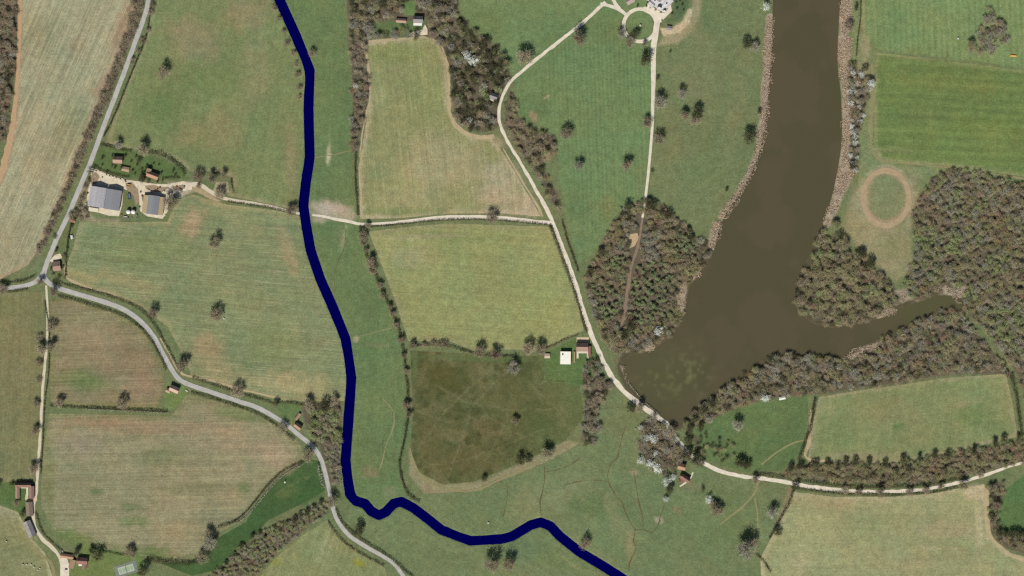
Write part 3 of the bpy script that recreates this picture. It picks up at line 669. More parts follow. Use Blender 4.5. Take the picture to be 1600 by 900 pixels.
# ------------------------------------------------------------ ground, water, fields
G_STEP = 2.5
gx = np.arange(-130, 1730.1, G_STEP)
gy = np.arange(-130, 1030.1, G_STEP)
XX, YY = np.meshgrid(gx, gy)
nx, ny = len(gx), len(gy)
X, Y = XX.ravel(), YY.ravel()
V = np.stack([X - 800, 450 - Y, ground_z(X, Y)], 1)
i = np.arange((nx - 1) * (ny - 1))
r_, c_ = i // (nx - 1), i % (nx - 1)
q = np.stack([r_ * nx + c_, (r_ + 1) * nx + c_, (r_ + 1) * nx + c_ + 1, r_ * nx + c_ + 1], 1)
# far skirt out to the horizon, welded to the rim of the fine grid
rim = list(range(nx)) + [k * nx + nx - 1 for k in range(1, ny)] + [(ny - 1) * nx + k for k in range(nx - 2, -1, -1)] + [k * nx for k in range(ny - 2, 0, -1)]
nr = len(rim)
V2 = [V]
prev = np.array(rim)
Q2 = [q]
base_n = len(V)
for ring_k, f in enumerate((1.6, 4.0, 40.0)):
    P = V[rim].copy()
    P[:, :2] *= f
    P[:, 2] = -.5
    V2.append(P)
    cur = base_n + np.arange(nr) + ring_k * nr
    Q2.append(np.stack([prev, cur * 0 + np.roll(prev, -1), np.roll(cur, -1), cur], 1))
    prev = cur
Vall = np.concatenate(V2)
Qall = np.concatenate(Q2)
a, b_, c = (Vall[Qall[:, k]] for k in range(3))
flip = np.cross(b_ - a, c - a)[:, 2] < 0
Qall[flip] = Qall[flip][:, ::-1]
gm = mesh_np('ground', Vall, Qall, land_mat('meadow_ground', ang=None, fine=.7))
set_col(gm, ground_colour(Vall[:, 0] + 800, 450 - Vall[:, 1]))
tag(link('ground', gm), 'green and brown meadow ground, verges and woodland floor', kind='structure')

for fi, (key, fd) in enumerate(FIELDS.items()):
    o = sheet('field', fd['pts'], land_mat(key + '_soil', fd['ang'], fd['amp'], fd.get('straw', 0), stripe=fd.get('stripe')), .05 + .006 * fi, 2.6, lambda X, Y, k=key: ground_colour(X, Y, k))
    tag(o, fd['label'], kind='structure')

# mown stripes of the park lawn
PARK = [(842, 130), (868, 70), (905, 42), (960, 45), (985, 75), (1008, 80), (1012, 150), (1008, 240), (1000, 300), (960, 318), (925, 372), (905, 330), (890, 260), (872, 205), (850, 190)]
o = sheet('lawn', PARK, land_mat('mown_lawn', 92, .16, 0, stripe=(6.4, .06)), .04, 2.6, lambda X, Y: ground_colour(X, Y), smooth_pts=True)
tag(o, 'park lawn with faint upright mowing stripes below the castle', kind='structure')


def lake_colour(X, Y):
    C = np.tile(alb(86, 79, 58), (len(X), 1))
    n = fbm(X, Y, 60, 41, 4)
    C = mix(C, (80, 76, 53), sstep(.4, .6, n) * .9)
    green = np.exp(-((X - 1040) ** 2 / 60 ** 2 + (Y - 590) ** 2 / 45 ** 2)) + np.exp(-((X - 1450) ** 2 / 60 ** 2 + (Y - 480) ** 2 / 30 ** 2))
    C = mix(C, (84, 85, 55), np.clip(green, 0, 1) * .8)
    al = sstep(.52, .7, fbm(X, Y, 7, 43, 4)) * np.clip(np.exp(-((X - 1080) ** 2 / 34 ** 2 + (Y - 585) ** 2 / 34 ** 2)) + np.exp(-((X - 1020) ** 2 / 26 ** 2 + (Y - 600) ** 2 / 22 ** 2)), 0, 1)
    return mix(C, (112, 112, 76), al * .7)


def water_mat(name, attr=True, colour=None, spec=.25, rough=.25):
    m, nt, b = new_mat(name)
    b.inputs['Roughness'].default_value = rough
    b.inputs['Specular IOR Level'].default_value = spec
    geo = nt.nodes.new('ShaderNodeNewGeometry')
    if attr:
        at = node(nt, 'ShaderNodeAttribute', attribute_name='col')
        nt.links.new(at.outputs['Color'], b.inputs['Base Color'])
    else:
        b.inputs['Base Color'].default_value = (*colour, 1)
    f = mapped_noise(nt, geo.outputs['Position'], R(30), (1.6, 4, 2), 3)
    bp = nt.nodes.new('ShaderNodeBump')
    bp.inputs['Strength'].default_value = .12
    bp.inputs['Distance'].default_value = .3
    nt.links.new(f, bp.inputs['Height'])
    nt.links.new(bp.outputs[0], b.inputs['Normal'])
    return m


tag(sheet('lake', LAKE, water_mat('silty_lake_water'), -.3, 4.0, lake_colour, drape=False), 'long muddy brown lake with a side inlet', kind='structure')
tag(ribbon('river', RIVER, RIVER_W + 1.0, water_mat('navy_river_water', False, tuple(np.array([.0005, .0003, .068]) / KEXP), spec=0, rough=.8), -.3, wob=0, step=5),
    'dark navy blue river winding from top to bottom', kind='structure')

# ------------------------------------------------------------ roads, drives, tracks, yards
M_ASPHALT = plain_mat('worn_asphalt', (176, 174, 168), .3, 9)
M_GRAVEL = plain_mat('pale_gravel', (216, 206, 186), .3, 8)
M_CHALK = plain_mat('chalky_track', (205, 194, 170), .22, 3)
M_DIRT = plain_mat('bare_dirt', (160, 138, 106), .25, 3)
M_YARD = plain_mat('yard_concrete', (210, 198, 172), .42, 5)
M_HEAD = plain_mat('worn_headland', (176, 160, 126), .3, 7)
M_DITCH = plain_mat('ditch_mud', (98, 90, 62), .4, 3)
M_TROD = plain_mat('trodden_grass', (138, 134, 95), .25, 4)
M_PINKDIRT = plain_mat('leafy_ride', (136, 118, 102), .35, 7)


def road(name, pts, w, mat, z, label, **kw):
    return tag(ribbon(name, pts, w, mat, z, **kw), label, kind='structure')


road('road', [(246, -90), (232, 0), (224, 30), (214, 58), (196, 108), (177, 158), (158, 208), (142, 252), (126, 290), (107, 335), (88, 375), (72, 415), (66, 440)], 7.2, M_ASPHALT, .20, 'pale grey lane running down from the top left', wob=.12)
road('road', [(-90, 452), (0, 450), (22, 449), (44, 445), (58, 438), (68, 425)], 6.8, M_ASPHALT, .216, 'grey lane leaving the left edge', wob=.1)
road('road', [(66, 425), (74, 440), (90, 450), (120, 459), (150, 468), (188, 481), (215, 498), (238, 523), (256, 555), (272, 583), (285, 596), (310, 606), (340, 616), (370, 626), (400, 636), (425, 649), (448, 664), (470, 682), (488, 697), (500, 714), (508, 738), (514, 764), (519, 788), (527, 812), (545, 836), (575, 856), (600, 870), (620, 886), (650, 930)], [7.5, 7.5, 7.5, 7.2, 7.2, 7, 6.8, 6.4, 6.4, 6, 5.5], M_ASPHALT, .208, 'grey lane curving past the roadside cottages to the bottom', wob=.1)
road('track', [(72, 446), (74, 480), (74, 520), (70, 570), (66, 620), (63, 680), (60, 720), (57, 765), (52, 795), (54, 820), (66, 842), (84, 858), (95, 876), (97, 900), (96, 960)], [3.5, 4, 4.2, 4.4, 4.6, 5.5, 5.5, 6.5], M_CHALK, .19, 'narrow chalk-white track beside the left fields', wob=.4)
road('drive', [(946, 3), (905, 40), (860, 75), (820, 108), (801, 124), (789, 142), (781, 165), (780, 188), (790, 215), (806, 242), (826, 276), (846, 312), (862, 343), (873, 372), (886, 405), (898, 440), (910, 480), (922, 517), (934, 545), (946, 570), (960, 594), (982, 618), (1008, 638), (1034, 655), (1050, 674), (1060, 690), (1076, 708), (1098, 723), (1130, 737), (1166, 745), (1215, 751), (1270, 761), (1330, 767), (1380, 768), (1440, 765), (1490, 756), (1540, 742), (1580, 728), (1640, 712)], [5.5, 5.2, 4.8, 4.8, 6, 6.5, 7, 8, 6.5, 6, 5.5, 5, 4.4, 4], M_GRAVEL, .20, 'long pale gravel drive from the castle past the lake', wob=.4)
road('drive', [(1000 + 25.5 * math.cos(t), 39.5 - 25.5 * math.sin(t)) for t in np.linspace(0, 2 * math.pi, 24)[:-1]], 5.6, M_GRAVEL, .216, 'round gravel drive circling the castle lawn', closed=True, wob=.12)
road('drive', [(938, 6), (952, 9), (966, 14), (976, 21), (980, 25)], [5, 5, 6, 5], M_GRAVEL, .222, 'short gravel drive joining the round lawn from the left', wob=.1)
road('drive', [(952, -60), (956, -10), (960, 3), (968, 14)], [4, 4, 6], M_GRAVEL, .228, 'gravel drive coming in from the top above the round lawn', wob=.1)
road('drive', [(1032, 20), (1026, 40), (1024, 56), (1021, 75), (1021, 110), (1020, 160), (1019, 200), (1014, 260), (1009, 305), (1004, 340)], [9, 9, 8, 6, 4.6, 4.2, 4.2, 4.2, 3.6], M_GRAVEL, .232, 'straight gravel drive running down from the round lawn', wob=.12)
road('path', [(1004, 338), (1001, 360), (995, 390), (986, 420), (980, 455), (976, 490), (968, 516), (952, 548)], [3.6, 3.6, 4, 4.6, 5, 5, 3, 2], M_PINKDIRT, .19, 'brown earth ride through the wood beside the lake', wob=.7)
road('track', [(288, 291), (310, 288), (330, 300), (348, 309), (372, 314), (400, 318), (430, 324), (456, 331), (468, 334)], [8, 6, 5, 4, 4, 4], M_CHALK, .19, 'pale farm track from the yard to the river', wob=.2)
road('track', [(488, 336), (505, 338), (522, 342), (545, 346), (565, 350), (600, 349), (640, 345), (690, 340), (740, 339), (790, 341), (835, 346), (862, 348)], [3, 5, 4, 4, 5.5, 6.5, 6, 6, 6, 5.5], M_GRAVEL, .19, 'pale farm track from the river to the drive', wob=.18)
road('track', [(86, 905), (80, 880), (66, 868), (50, 852), (38, 838), (28, 828)], [6, 5, 4, 3, 2], M_TROD, .17, 'trodden grass track in the bottom left pasture', wob=.3)
road('track', [(30, -60), (31, 0), (30, 60), (28, 110), (24, 160), (19, 200), (14, 225), (8, 250), (0, 275), (-30, 330)], [6, 7, 6, 6, 9, 11, 11], plain_mat('ploughed_headland', (180, 151, 117), .2, 5), .21, 'bare tan headland track along the upper left edge', wob=.3)
road('path', [(1185, 752), (1180, 768), (1166, 786), (1150, 800), (1136, 811), (1125, 820)], [3, 3, 3, 2], M_TROD, .17, 'trodden path across the meadow below the lane', wob=.3)
road('path', [(1179, 778), (1183, 800), (1184, 824), (1180, 850)], 2.4, M_TROD, .175, 'faint grass path down the meadow to the round bush', wob=.4)
road('path', [(1190, 726), (1212, 708), (1240, 692), (1262, 687)], 2.6, M_TROD, .17, 'curved grass path across the small pasture', wob=.4)
M_RING = plain_mat('worn_ring_soil', (168, 149, 118), .25, 7)
road('track', [(1384.5 + 36 * math.cos(t), 309 - 42.5 * math.sin(t)) for t in np.linspace(0, 2 * math.pi, 28)[:-1]], 8.5, M_RING, .19, 'worn tan oval ring in the grass beside the big wood', closed=True, wob=.5)
road('path', [(676, 61), (688, 70), (697, 92), (702, 130), (701, 166), (708, 188), (722, 203), (740, 212), (756, 215), (772, 212)], [2, 3, 4, 4.5, 5, 6, 6, 7, 7], M_HEAD, .19, 'tan worn band around the right edge of the curved field', wob=.8)
road('path', [(786, 232), (800, 256), (818, 286), (834, 312), (848, 338)], [2, 3, 3, 4], M_HEAD, .19, 'tan worn band beside the drive at the curved field', wob=.8)
road('path', [(660, 58), (620, 61), (568, 66), (571, 80), (576, 108), (578, 150), (572, 180), (566, 210), (562, 245)], [3, 3, 3, 3.4, 3, 2.6, 2], M_HEAD, .195, 'thin tan band around the left edge of the curved field', wob=.8)
road('path', [(250, 528), (262, 548), (274, 570), (286, 584), (306, 590), (340, 598), (400, 614), (440, 622)], [3, 4, 4, 4, 3, 2.4], M_HEAD, .19, 'tan worn edge of the field above the lane', wob=.9)
road('path', [(486, 395), (500, 438), (517, 478), (530, 512)], [2, 2.4, 3, 2], M_HEAD, .19, 'tan worn edge along the left bank of the river', wob=.9)
road('path', [(1541, 762), (1542, 800), (1546, 832), (1560, 852), (1580, 868), (1612, 878)], [10, 8, 6, 5, 5], M_HEAD, .19, 'wide tan band around the right edge of the corn field', wob=.7)
road('path', [(1362, 100), (1364, 140), (1362, 190), (1361, 222), (1368, 242), (1384, 252), (1430, 256), (1480, 262), (1540, 270), (1620, 282)], [3, 4, 3, 3, 3, 2.4, 2.4, 4, 4], M_TROD, .19, 'trodden track around the striped field', wob=.8)
road('path', [(640, 700), (650, 730), (668, 752), (700, 764), (740, 766), (790, 745), (850, 716), (890, 694)], [2, 4, 4, 3, 3, 2, 2], M_TROD, .19, 'pale worn band below the rough field', wob=1.2)
road('path', [(104, 402), (103, 432), (130, 446), (170, 458), (200, 468)], [3, 4, 3, 2], M_HEAD, .19, 'tan edge at the left corner of the barn field', wob=.9)
road('path', [(1268, 640), (1264, 690), (1262, 716), (1320, 722)], [5, 5, 4, 2], M_HEAD, .19, 'tan worn edge left of the tan-edged field', wob=.8)
DITCHES = [([(850, 728), (851, 745), (848, 765), (844, 785), (846, 806)], 2.4), ([(851, 738), (870, 734), (890, 727), (906, 716)], 1.8), ([(978, 664), (970, 690), (964, 715), (953, 728), (950, 750), (958, 768), (972, 786), (980, 806), (992, 828)], 2.2),
           ([(990, 738), (994, 760), (998, 785), (1004, 805), (1005, 826)], 2.4), ([(992, 828), (1006, 828), (1018, 832), (1026, 824), (1032, 812)], 2.4), ([(1030, 812), (1036, 795), (1040, 780)], 2.2), ([(992, 828), (990, 845), (993, 858), (984, 878), (983, 892)], 2.4),
           ([(597, 622), (610, 636), (616, 652), (612, 676), (604, 694), (599, 712), (593, 735)], 2.6), ([(790, 755), (793, 775), (786, 808)], 1.6), ([(482, 247), (515, 243), (548, 235)], 1.8), ([(553, 527), (575, 522), (612, 512)], 1.6), ([(524, 455), (522, 430), (530, 405), (538, 385), (540, 360)], 1.4), ([(950, 752), (925, 750), (905, 752), (880, 758)], 1.4)]
for k, (p, w) in enumerate(DITCHES):
    d_ = road('ditch', p, w * .72, M_DITCH if k not in (7, 9, 10) else M_TROD, .16, 'thin winding ditch in the meadow grass', wob=1.5, step=2)

M_TERRACE = plain_mat('pale_terrace', (214, 204, 186), .15, 3)


def patch(name, pts, mat, z, label, step=4.0):
    return tag(sheet(name, pts, mat, z, step), label, kind='structure')


patch('yard', [(141, 262), (150, 264), (168, 272), (190, 280), (214, 283), (240, 287), (262, 288), (286, 283), (300, 287), (300, 296), (276, 300), (264, 306), (262, 330), (254, 342), (230, 338), (219, 330), (217, 312), (211, 300), (193, 296), (191, 320), (186, 338), (170, 337), (140, 328), (136, 310), (138, 292), (143, 280)], M_YARD, .12, 'pale concrete farmyard around the two barns')
M_MUD = plain_mat('yard_mud', (150, 132, 108), .4, 4)
patch('yard', [(196, 286), (206, 284), (216, 296), (218, 314), (212, 322), (209, 306), (198, 296)], M_MUD, .135, 'muddy strip between the two barns', 2)
patch('yard', [(226, 290), (240, 289), (252, 292), (262, 292), (258, 300), (244, 300), (230, 298)], M_MUD, .135, 'muddy patch in the middle of the farmyard', 2)
patch('yard', [(142, 274), (150, 268), (156, 276), (150, 288), (142, 288)], M_MUD, .135, 'muddy patch at the left end of the farmyard', 2)
patch('yard', [(268, 292), (286, 288), (292, 294), (276, 298)], M_MUD, .135, 'muddy patch at the right end of the farmyard', 2)
patch('yard', [(192, 294), (200, 298), (206, 312), (212, 328), (206, 334), (196, 326), (193, 312)], plain_mat('yard_grass', (104, 112, 70), .3, 3), .13, 'grass island between the two barns', 2)
patch('yard', [(302, 290), (320, 294), (338, 306), (344, 316), (330, 312), (312, 302), (300, 298)], plain_mat('worn_yard', (164, 148, 116), .4, 5), .12, 'worn bare ground below the farm track', 3)
patch('yard', [(338, 284), (356, 284), (358, 300), (348, 306), (332, 300)], plain_mat('dusty_yard', (160, 148, 120), .35, 4), .12, 'small dusty yard at the end of the farm track')
patch('yard', [(640, 51), (660, 46), (664, 38), (668, 46), (668, 54), (645, 57)], M_YARD, .13, 'pale paved yard in front of the wood-edge house')
patch('forecourt', [(901, 527), (920, 527), (920, 535), (901, 535)], plain_mat('sandy_forecourt', (206, 184, 148), .12, 3), .14, 'sandy forecourt behind the red-roofed house')
patch('forecourt', [(96, 868), (104, 870), (108, 882), (108, 900), (94, 900)], M_GRAVEL, .215, 'white gravel forecourt by the lower left houses')
patch('forecourt', [(40, 772), (45, 779), (58, 777), (58, 783), (44, 785), (39, 780)], plain_mat('tan_gravel', (206, 184, 150), .15, 3), .2, 'tan gravel forecourt of the courtyard farmhouse')
patch('forecourt', [(1000, 14), (1012, 8), (1026, 14), (1032, 22), (1034, 36), (1026, 40), (1018, 24), (1006, 18)], M_GRAVEL, .236, 'gravel forecourt between the castle and the round lawn')
patch('terrace', [(1047, 2), (1050, 17), (1036, 31), (1032, 26), (1044, 14), (1043, 2)], M_TERRACE, .16, 'pale terrace walk around the castle corner')
patch('forecourt', [(86, 398), (94, 396), (97, 402), (90, 408), (80, 410), (78, 407)], M_YARD, .215, 'pale forecourt of the junction bungalow')
patch('path', [(901, 549), (920, 549), (920, 560), (917, 560), (917, 552), (904, 552), (904, 560), (901, 560)], M_TERRACE, .15, 'white paving around the lawn of the red-roofed house', 2)
patch('path', [(27, 760), (44, 760), (44, 776), (41, 776), (41, 763), (31, 763), (31, 775), (28, 775)], M_TERRACE, .15, 'pale paving around the inner court of the farmhouse', 2)
patch('clearing', [(985, 366), (996, 364), (998, 372), (992, 384), (984, 388), (981, 378)], plain_mat('sandy_clearing', (184, 164, 126), .35, 3), .12, 'sandy clearing beside the woodland ride')

# ------------------------------------------------------------ plants
M_BARK = plain_mat('grey_bark', (92, 80, 64), .3, 1.5)


def foliage_mat(name, srgb, boost=1.7, objvar=.3, hue=.02, var=.3):
    m = plain_mat(name, srgb, var, 2.4, .9, boost, objvar, hue=hue)
    return m


M_TWIG = foliage_mat('bare_twigs', (125, 115, 95), 1.75, .24, .018, .5)
M_TWIG_GREY = foliage_mat('grey_twigs', (130, 127, 112), 1.75, .2, .012, .5)
M_BUD = foliage_mat('budding_twigs', (127, 122, 91), 1.8, .24, .03, .5)
M_DARK = foliage_mat('evergreen_leaves', (74, 74, 52), 1.6, .25, .008, .45)
M_PINE = foliage_mat('pine_needles', (106, 116, 82), 2.0, .25, .01, .45)
M_LEAF = foliage_mat('young_leaves', (122, 130, 88), 1.85, .2, .018, .5)
M_BLOSSOM = foliage_mat('white_blossom', (190, 194, 184), 1.6, .18, .0, .2)
M_HEDGE = foliage_mat('hedge_twigs', (70, 65, 47), 1.5, .25, .02)
M_REED = foliage_mat('dry_reeds', (188, 170, 146), 1.5, .0, .0, .35)
M_PALEHEDGE = foliage_mat('pale_hedge_twigs', (150, 148, 132), 1.5, .1, .0)


def blades(P, D, Ln, Wd, rng, mat_name=None):
    """Quads: from P along D (unit) by Ln, width Wd across a random side direction."""
    n = len(P)
    side = np.cross(D, rng.normal(size=(n, 3)))
    side /= np.linalg.norm(side, axis=1)[:, None] + 1e-9
    s = side * Wd[:, None] * .5
    e = D * Ln[:, None]
    V = np.stack([P - s, P + s, P + e + s * .6, P + e - s * .6], 1).reshape(-1, 3)
    return V


def quads(n):
    return np.arange(n * 4).reshape(n, 4)


def tube_np(pts, rad, k=5):
    V, Fc = [], []
    P = [np.array(p, float) for p in pts]
    for i_, p in enumerate(P):
        t = P[min(i_ + 1, len(P) - 1)] - P[max(i_ - 1, 0)]
        t /= np.linalg.norm(t) + 1e-9
        u = np.cross(t, (0, 0, 1) if abs(t[2]) < .9 else (1, 0, 0)); u /= np.linalg.norm(u)
        v = np.cross(t, u)
        for j in range(k):
            a = 2 * math.pi * j / k
            V.append(p + rad[i_] * (math.cos(a) * u + math.sin(a) * v))
    for i_ in range(len(P) - 1):
        for j in range(k):
            Fc.append((i_ * k + j, i_ * k + (j + 1) % k, (i_ + 1) * k + (j + 1) % k, (i_ + 1) * k + j))
    return np.array(V), np.array(Fc)


def crown_np(kind, seed, n):
    """Foliage of a tree whose crown radius is 1, as (quad vertices, clump centres)."""
    rng = np.random.RandomState(seed)
    if kind == 'conifer':
        lay = 9
        cl = []
        for l in range(lay):
            t = l / (lay - 1)
            rr = (1 - t) ** .8 * (.85 + .3 * rng.rand())
            m = max(1, int(7 * (1 - t)) + 1)
            for j in range(m):
                a = 2 * math.pi * (j + rng.rand()) / m
                cl.append((math.cos(a) * rr * .75, math.sin(a) * rr * .75, .5 + 2.0 * t))
        cl = np.array(cl)
        sg, zc = .17, .4
    else:
        K = {'shrub': 11, 'leaf': 22}.get(kind, 17)
        cl = []
        lob = rng.uniform(.62, 1.2, 9)
        while len(cl) < K:
            d = rng.normal(size=3)
            d[2] = abs(d[2]) - .25
            d /= np.linalg.norm(d)
            a = (math.atan2(d[1], d[0]) / (2 * math.pi)) % 1 * 9
            f = lob[int(a) % 9] * (1 - a % 1) + lob[(int(a) + 1) % 9] * (a % 1)
            r = (.45 + .4 * rng.rand() ** .6) * f
            cl.append(d * r)
        cl = np.array(cl)
        cl[:, 2] = cl[:, 2] * .78
        zc = .5 if kind == 'shrub' else .98
        cl[:, 2] += zc
        sg = .21 if kind != 'shrub' else .26
    c = cl[rng.randint(len(cl), size=n)]
    P = c + rng.normal(size=(n, 3)) * sg * np.array([1, 1, .8])
    P[:, 2] = np.maximum(P[:, 2], .12)
    ctr = np.array([0, 0, zc])
    out = P - ctr
    out /= np.linalg.norm(out, axis=1)[:, None] + 1e-9
    if kind in ('bare', 'shrub'):
        D = out * .8 + rng.normal(size=(n, 3)) * .6
        Ln = rng.uniform(.14, .4, n); Wd = rng.uniform(.016, .04, n) * (1.3 if kind == 'shrub' else 1)
    elif kind == 'conifer':
        D = out * .8 + rng.normal(size=(n, 3)) * .4
        D[:, 2] -= .2
        Ln = rng.uniform(.14, .26, n); Wd = rng.uniform(.06, .11, n)
    else:
        D = rng.normal(size=(n, 3))
        Ln = rng.uniform(.07, .15, n); Wd = rng.uniform(.05, .1, n)
    D /= np.linalg.norm(D, axis=1)[:, None] + 1e-9
    return blades(P - D * Ln[:, None] * .5, D, Ln, Wd, rng), cl


def limbs_np(kind, cl, seed):
    rng = np.random.RandomState(seed)
    top = {'shrub': .3, 'conifer': 2.4}.get(kind, .68)
    V, Fc = tube_np([(0, 0, -.1), (.01, .0, top * .5), (.02, .01, top)], [.085, .065, .03 if kind != 'conifer' else .012], 6)
    off = len(V)
    Vs, Fs = [V], [Fc]
    for c in cl[:16]:
        z0 = top * rng.uniform(.55, 1) if kind != 'conifer' else c[2] - .1
        m = np.array([c[0] * .5, c[1] * .5, z0 + (c[2] - z0) * .4])
        v, f = tube_np([(0, 0, z0), m, c], [.035, .02, .008], 4)
        Vs.append(v); Fs.append(f + off); off += len(v)
    return np.concatenate(Vs), np.concatenate(Fs)


KINDS = {                         # object name: (crown shape, material, quads, crown part name)
    'bare_tree': ('bare', M_TWIG, 1150, 'crown'), 'grey_tree': ('bare', M_TWIG_GREY, 1100, 'crown'), 'budding_tree': ('bare', M_BUD, 1250, 'crown'), 'evergreen_tree': ('leaf', M_DARK, 1000, 'crown'),
    'pine_tree': ('conifer', M_PINE, 800, 'crown'), 'leafing_tree': ('leaf', M_LEAF, 800, 'crown'), 'blossom_tree': ('leaf', M_BLOSSOM, 620, 'crown'), 'shrub': ('shrub', M_TWIG, 650, 'crown'), 'bush': ('leaf', M_DARK, 600, 'crown')}
PROTO = {}
for k, (shape, mat, n, pn) in KINDS.items():
    PROTO[k] = []
    for v in range(10):
        Vq, cl = crown_np(shape, 1000 + 31 * v + sum(map(ord, k)), n if v < 5 else int(n * (.62 if shape != 'conifer' else .8)))
        lv, lf = limbs_np(shape, cl, v)
        PROTO[k].append((mesh_np(k + '_crown', Vq, quads(len(Vq) // 4), mat), mesh_np(k + '_trunk', lv, lf, M_BARK), Vq))

TREES = []                        # (kind, x, y, radius, label, group, category, priority)


def tree(kind, x, y, r, label, group=None, pri=0):
    TREES.append((kind, x, y, r, label, group, pri))


NO_PINE = []


def scatter(poly, space, mixk, rr, group, labels, jit=.35, thin=1.0, noise=None):
    bx = [p[0] for p in poly]; by = [p[1] for p in poly]
    row = 0
    y = max(min(by), -25)
    while y < min(max(by), 925):
        x = max(min(bx), -25) + (row % 2) * space * .5
        while x < min(max(bx), 1625):
            px, py = x + rs.normal() * space * jit, y + rs.normal() * space * jit
            x += space
            ax_, ay_ = np.array([px]), np.array([py])
            if not inside(ax_, ay_, poly)[0] and not (seg_dist(ax_, ay_, poly, True)[0] < 8 and sd_poly(ax_, ay_, LAKE)[0] < 9):
                continue
            if rs.rand() > thin:
                continue
            if any(inside(ax_, ay_, q_)[0] for q_ in REEDS + NO_PINE):
                continue
            if any((px - a) ** 2 + (py - b) ** 2 < rr_ ** 2 for a, b, rr_ in KEEP_OUT):
                continue
            u = rs.rand()
            if noise:
                u = np.clip(.5 + (fbm(np.array([px]), np.array([py]), noise, 91, 2)[0] - .5) * 2.4 + rs.normal() * .26, 0, .999)
            acc = 0
            for kk, wgt in mixk:
                acc += wgt
                if u < acc:
                    break
            r = rs.uniform(*rr)
            if kk in ('shrub', 'bush'):
                r *= .8
            tree(kk, px, py, r, labels.format(KW[kk]), group)
        y += space * .87
        row += 1


KW = {'bare_tree': 'bare brown tree', 'grey_tree': 'bare grey tree', 'budding_tree': 'budding olive tree', 'evergreen_tree': 'dark evergreen tree', 'pine_tree': 'green pine tree',
      'leafing_tree': 'fresh green tree', 'blossom_tree': 'white blossoming tree', 'shrub': 'bare brown shrub', 'bush': 'dark green bush'}
# open spots inside woods: houses, clearings, rides
KEEP_OUT = [(653, 36, 15), (645, 46, 10), (660, 50, 9), (627, 33, 11), (600, 40, 14), (640, 14, 12), (615, 44, 10), (772, 151, 9), (765, 140, 9), (745, 140, 7), (1066, 729, 9), (1070, 746, 9), (990, 376, 8), (990, 392, 8), (465, 662, 9), (484, 697, 7), (500, 714, 7), (508, 738, 6), (514, 764, 6), (1492, 455, 7), (1498, 462, 7), (1460, 500, 4), (1462, 515, 4), (1470, 530, 4), (1480, 545, 5)]
for t in np.linspace(0, 1, 26):    # the drive and lane stay clear of crowns
    pass
for P_, w_ in ((smooth_line([(980, 618), (1008, 638), (1034, 655), (1050, 674), (1060, 690)], 5), 4), (smooth_line([(1098, 723), (1130, 737), (1166, 745), (1215, 751), (1270, 761), (1330, 767), (1380, 768), (1440, 765), (1490, 756)], 6), 5), (smooth_line([(801, 124), (789, 142), (781, 165), (780, 188), (790, 215), (806, 242), (826, 276), (846, 312), (862, 343)], 6), 6), (smooth_line([(230, 0), (214, 58), (196, 108), (177, 158), (158, 208), (142, 252), (126, 290), (107, 335), (88, 375), (72, 415)], 6), 6.0)):
    KEEP_OUT += [(a, b, w_) for a, b in P_]
KEEP_OUT += [(a, b, 6.2 if b < 490 else 4.5) for a, b in smooth_line([(1004, 338), (1001, 360), (995, 390), (986, 420), (980, 455), (976, 490), (968, 516)], 4)]

w = WOODS
scatter([(692, 74), (700, 40), (716, 22), (742, 50), (774, 72), (802, 102), (797, 124), (786, 145), (779, 195), (768, 208), (738, 205), (714, 190), (706, 150), (704, 110)], 9, [('evergreen_tree', .5), ('leafing_tree', .14), ('bare_tree', .16), ('grey_tree', .1), ('budding_tree', .1)], (4.2, 7.4), 'trees of the dark wood inside the bend of the drive', '{} in the dark wood inside the bend of the drive')
scatter([(538, -60), (716, -60), (716, 22), (700, 40), (690, 74), (672, 58), (548, 62)], 9.4, [('grey_tree', .3), ('bare_tree', .22), ('evergreen_tree', .3), ('budding_tree', .18)], (4.6, 8.0), 'trees of the wood around the house at the top', '{} in the wood around the house at the top')
scatter(w['belt'], 8.2, [('bare_tree', .5), ('shrub', .3), ('grey_tree', .2)], (4, 6), 'trees of the belt left of the curved field', '{} in the narrow belt left of the curved field')
scatter(w['drive_scrub'], 9, [('bare_tree', .4), ('shrub', .2), ('evergreen_tree', .1), ('budding_tree', .3)], (4, 6.5), 'trees of the scrub beside the bend of the drive', '{} in the scrub right of the bending drive')
PINES = [[(984, 420), (1010, 404), (1040, 410), (1052, 440), (1040, 500), (1008, 505), (988, 500)], [(1050, 350), (1085, 362), (1090, 400), (1056, 406)], [(924, 442), (960, 446), (972, 470), (968, 500), (944, 505), (930, 480)], [(952, 400), (978, 396), (976, 420), (950, 424)]]
for p_ in PINES:
    scatter(p_, 6.4, [('pine_tree', .55), ('evergreen_tree', .06), ('bare_tree', .39)], (2.8, 4.2), 'trees of the lakeside wood split by a brown ride', '{} in the lakeside wood split by a brown ride', jit=.4)
NO_PINE = PINES
scatter(w['drive_wood'], 7.2, [('budding_tree', .28), ('bare_tree', .46), ('evergreen_tree', .08), ('grey_tree', .18)], (3.4, 6.0), 'trees of the lakeside wood split by a brown ride', '{} in the lakeside wood split by a brown ride', noise=30)
NO_PINE = []
scatter(w['peninsula'], 8.6, [('bare_tree', .26), ('evergreen_tree', .08), ('budding_tree', .54), ('leafing_tree', .12)], (3.8, 7.6), 'trees of the point jutting into the lake', '{} on the wooded point jutting into the lake')
scatter(w['east_wood'], 7.6, [('bare_tree', .26), ('budding_tree', .40), ('grey_tree', .29), ('leafing_tree', .05)], (3.6, 6.0), 'trees of the big wood at the right edge', '{} in the big wood at the right edge', noise=38)
scatter(w['south_bank'], 7.4, [('bare_tree', .3), ('grey_tree', .28), ('budding_tree', .32), ('evergreen_tree', .1)], (3.6, 6.0), 'trees along the lower shore of the lake', '{} in the strip along the lower lake shore')
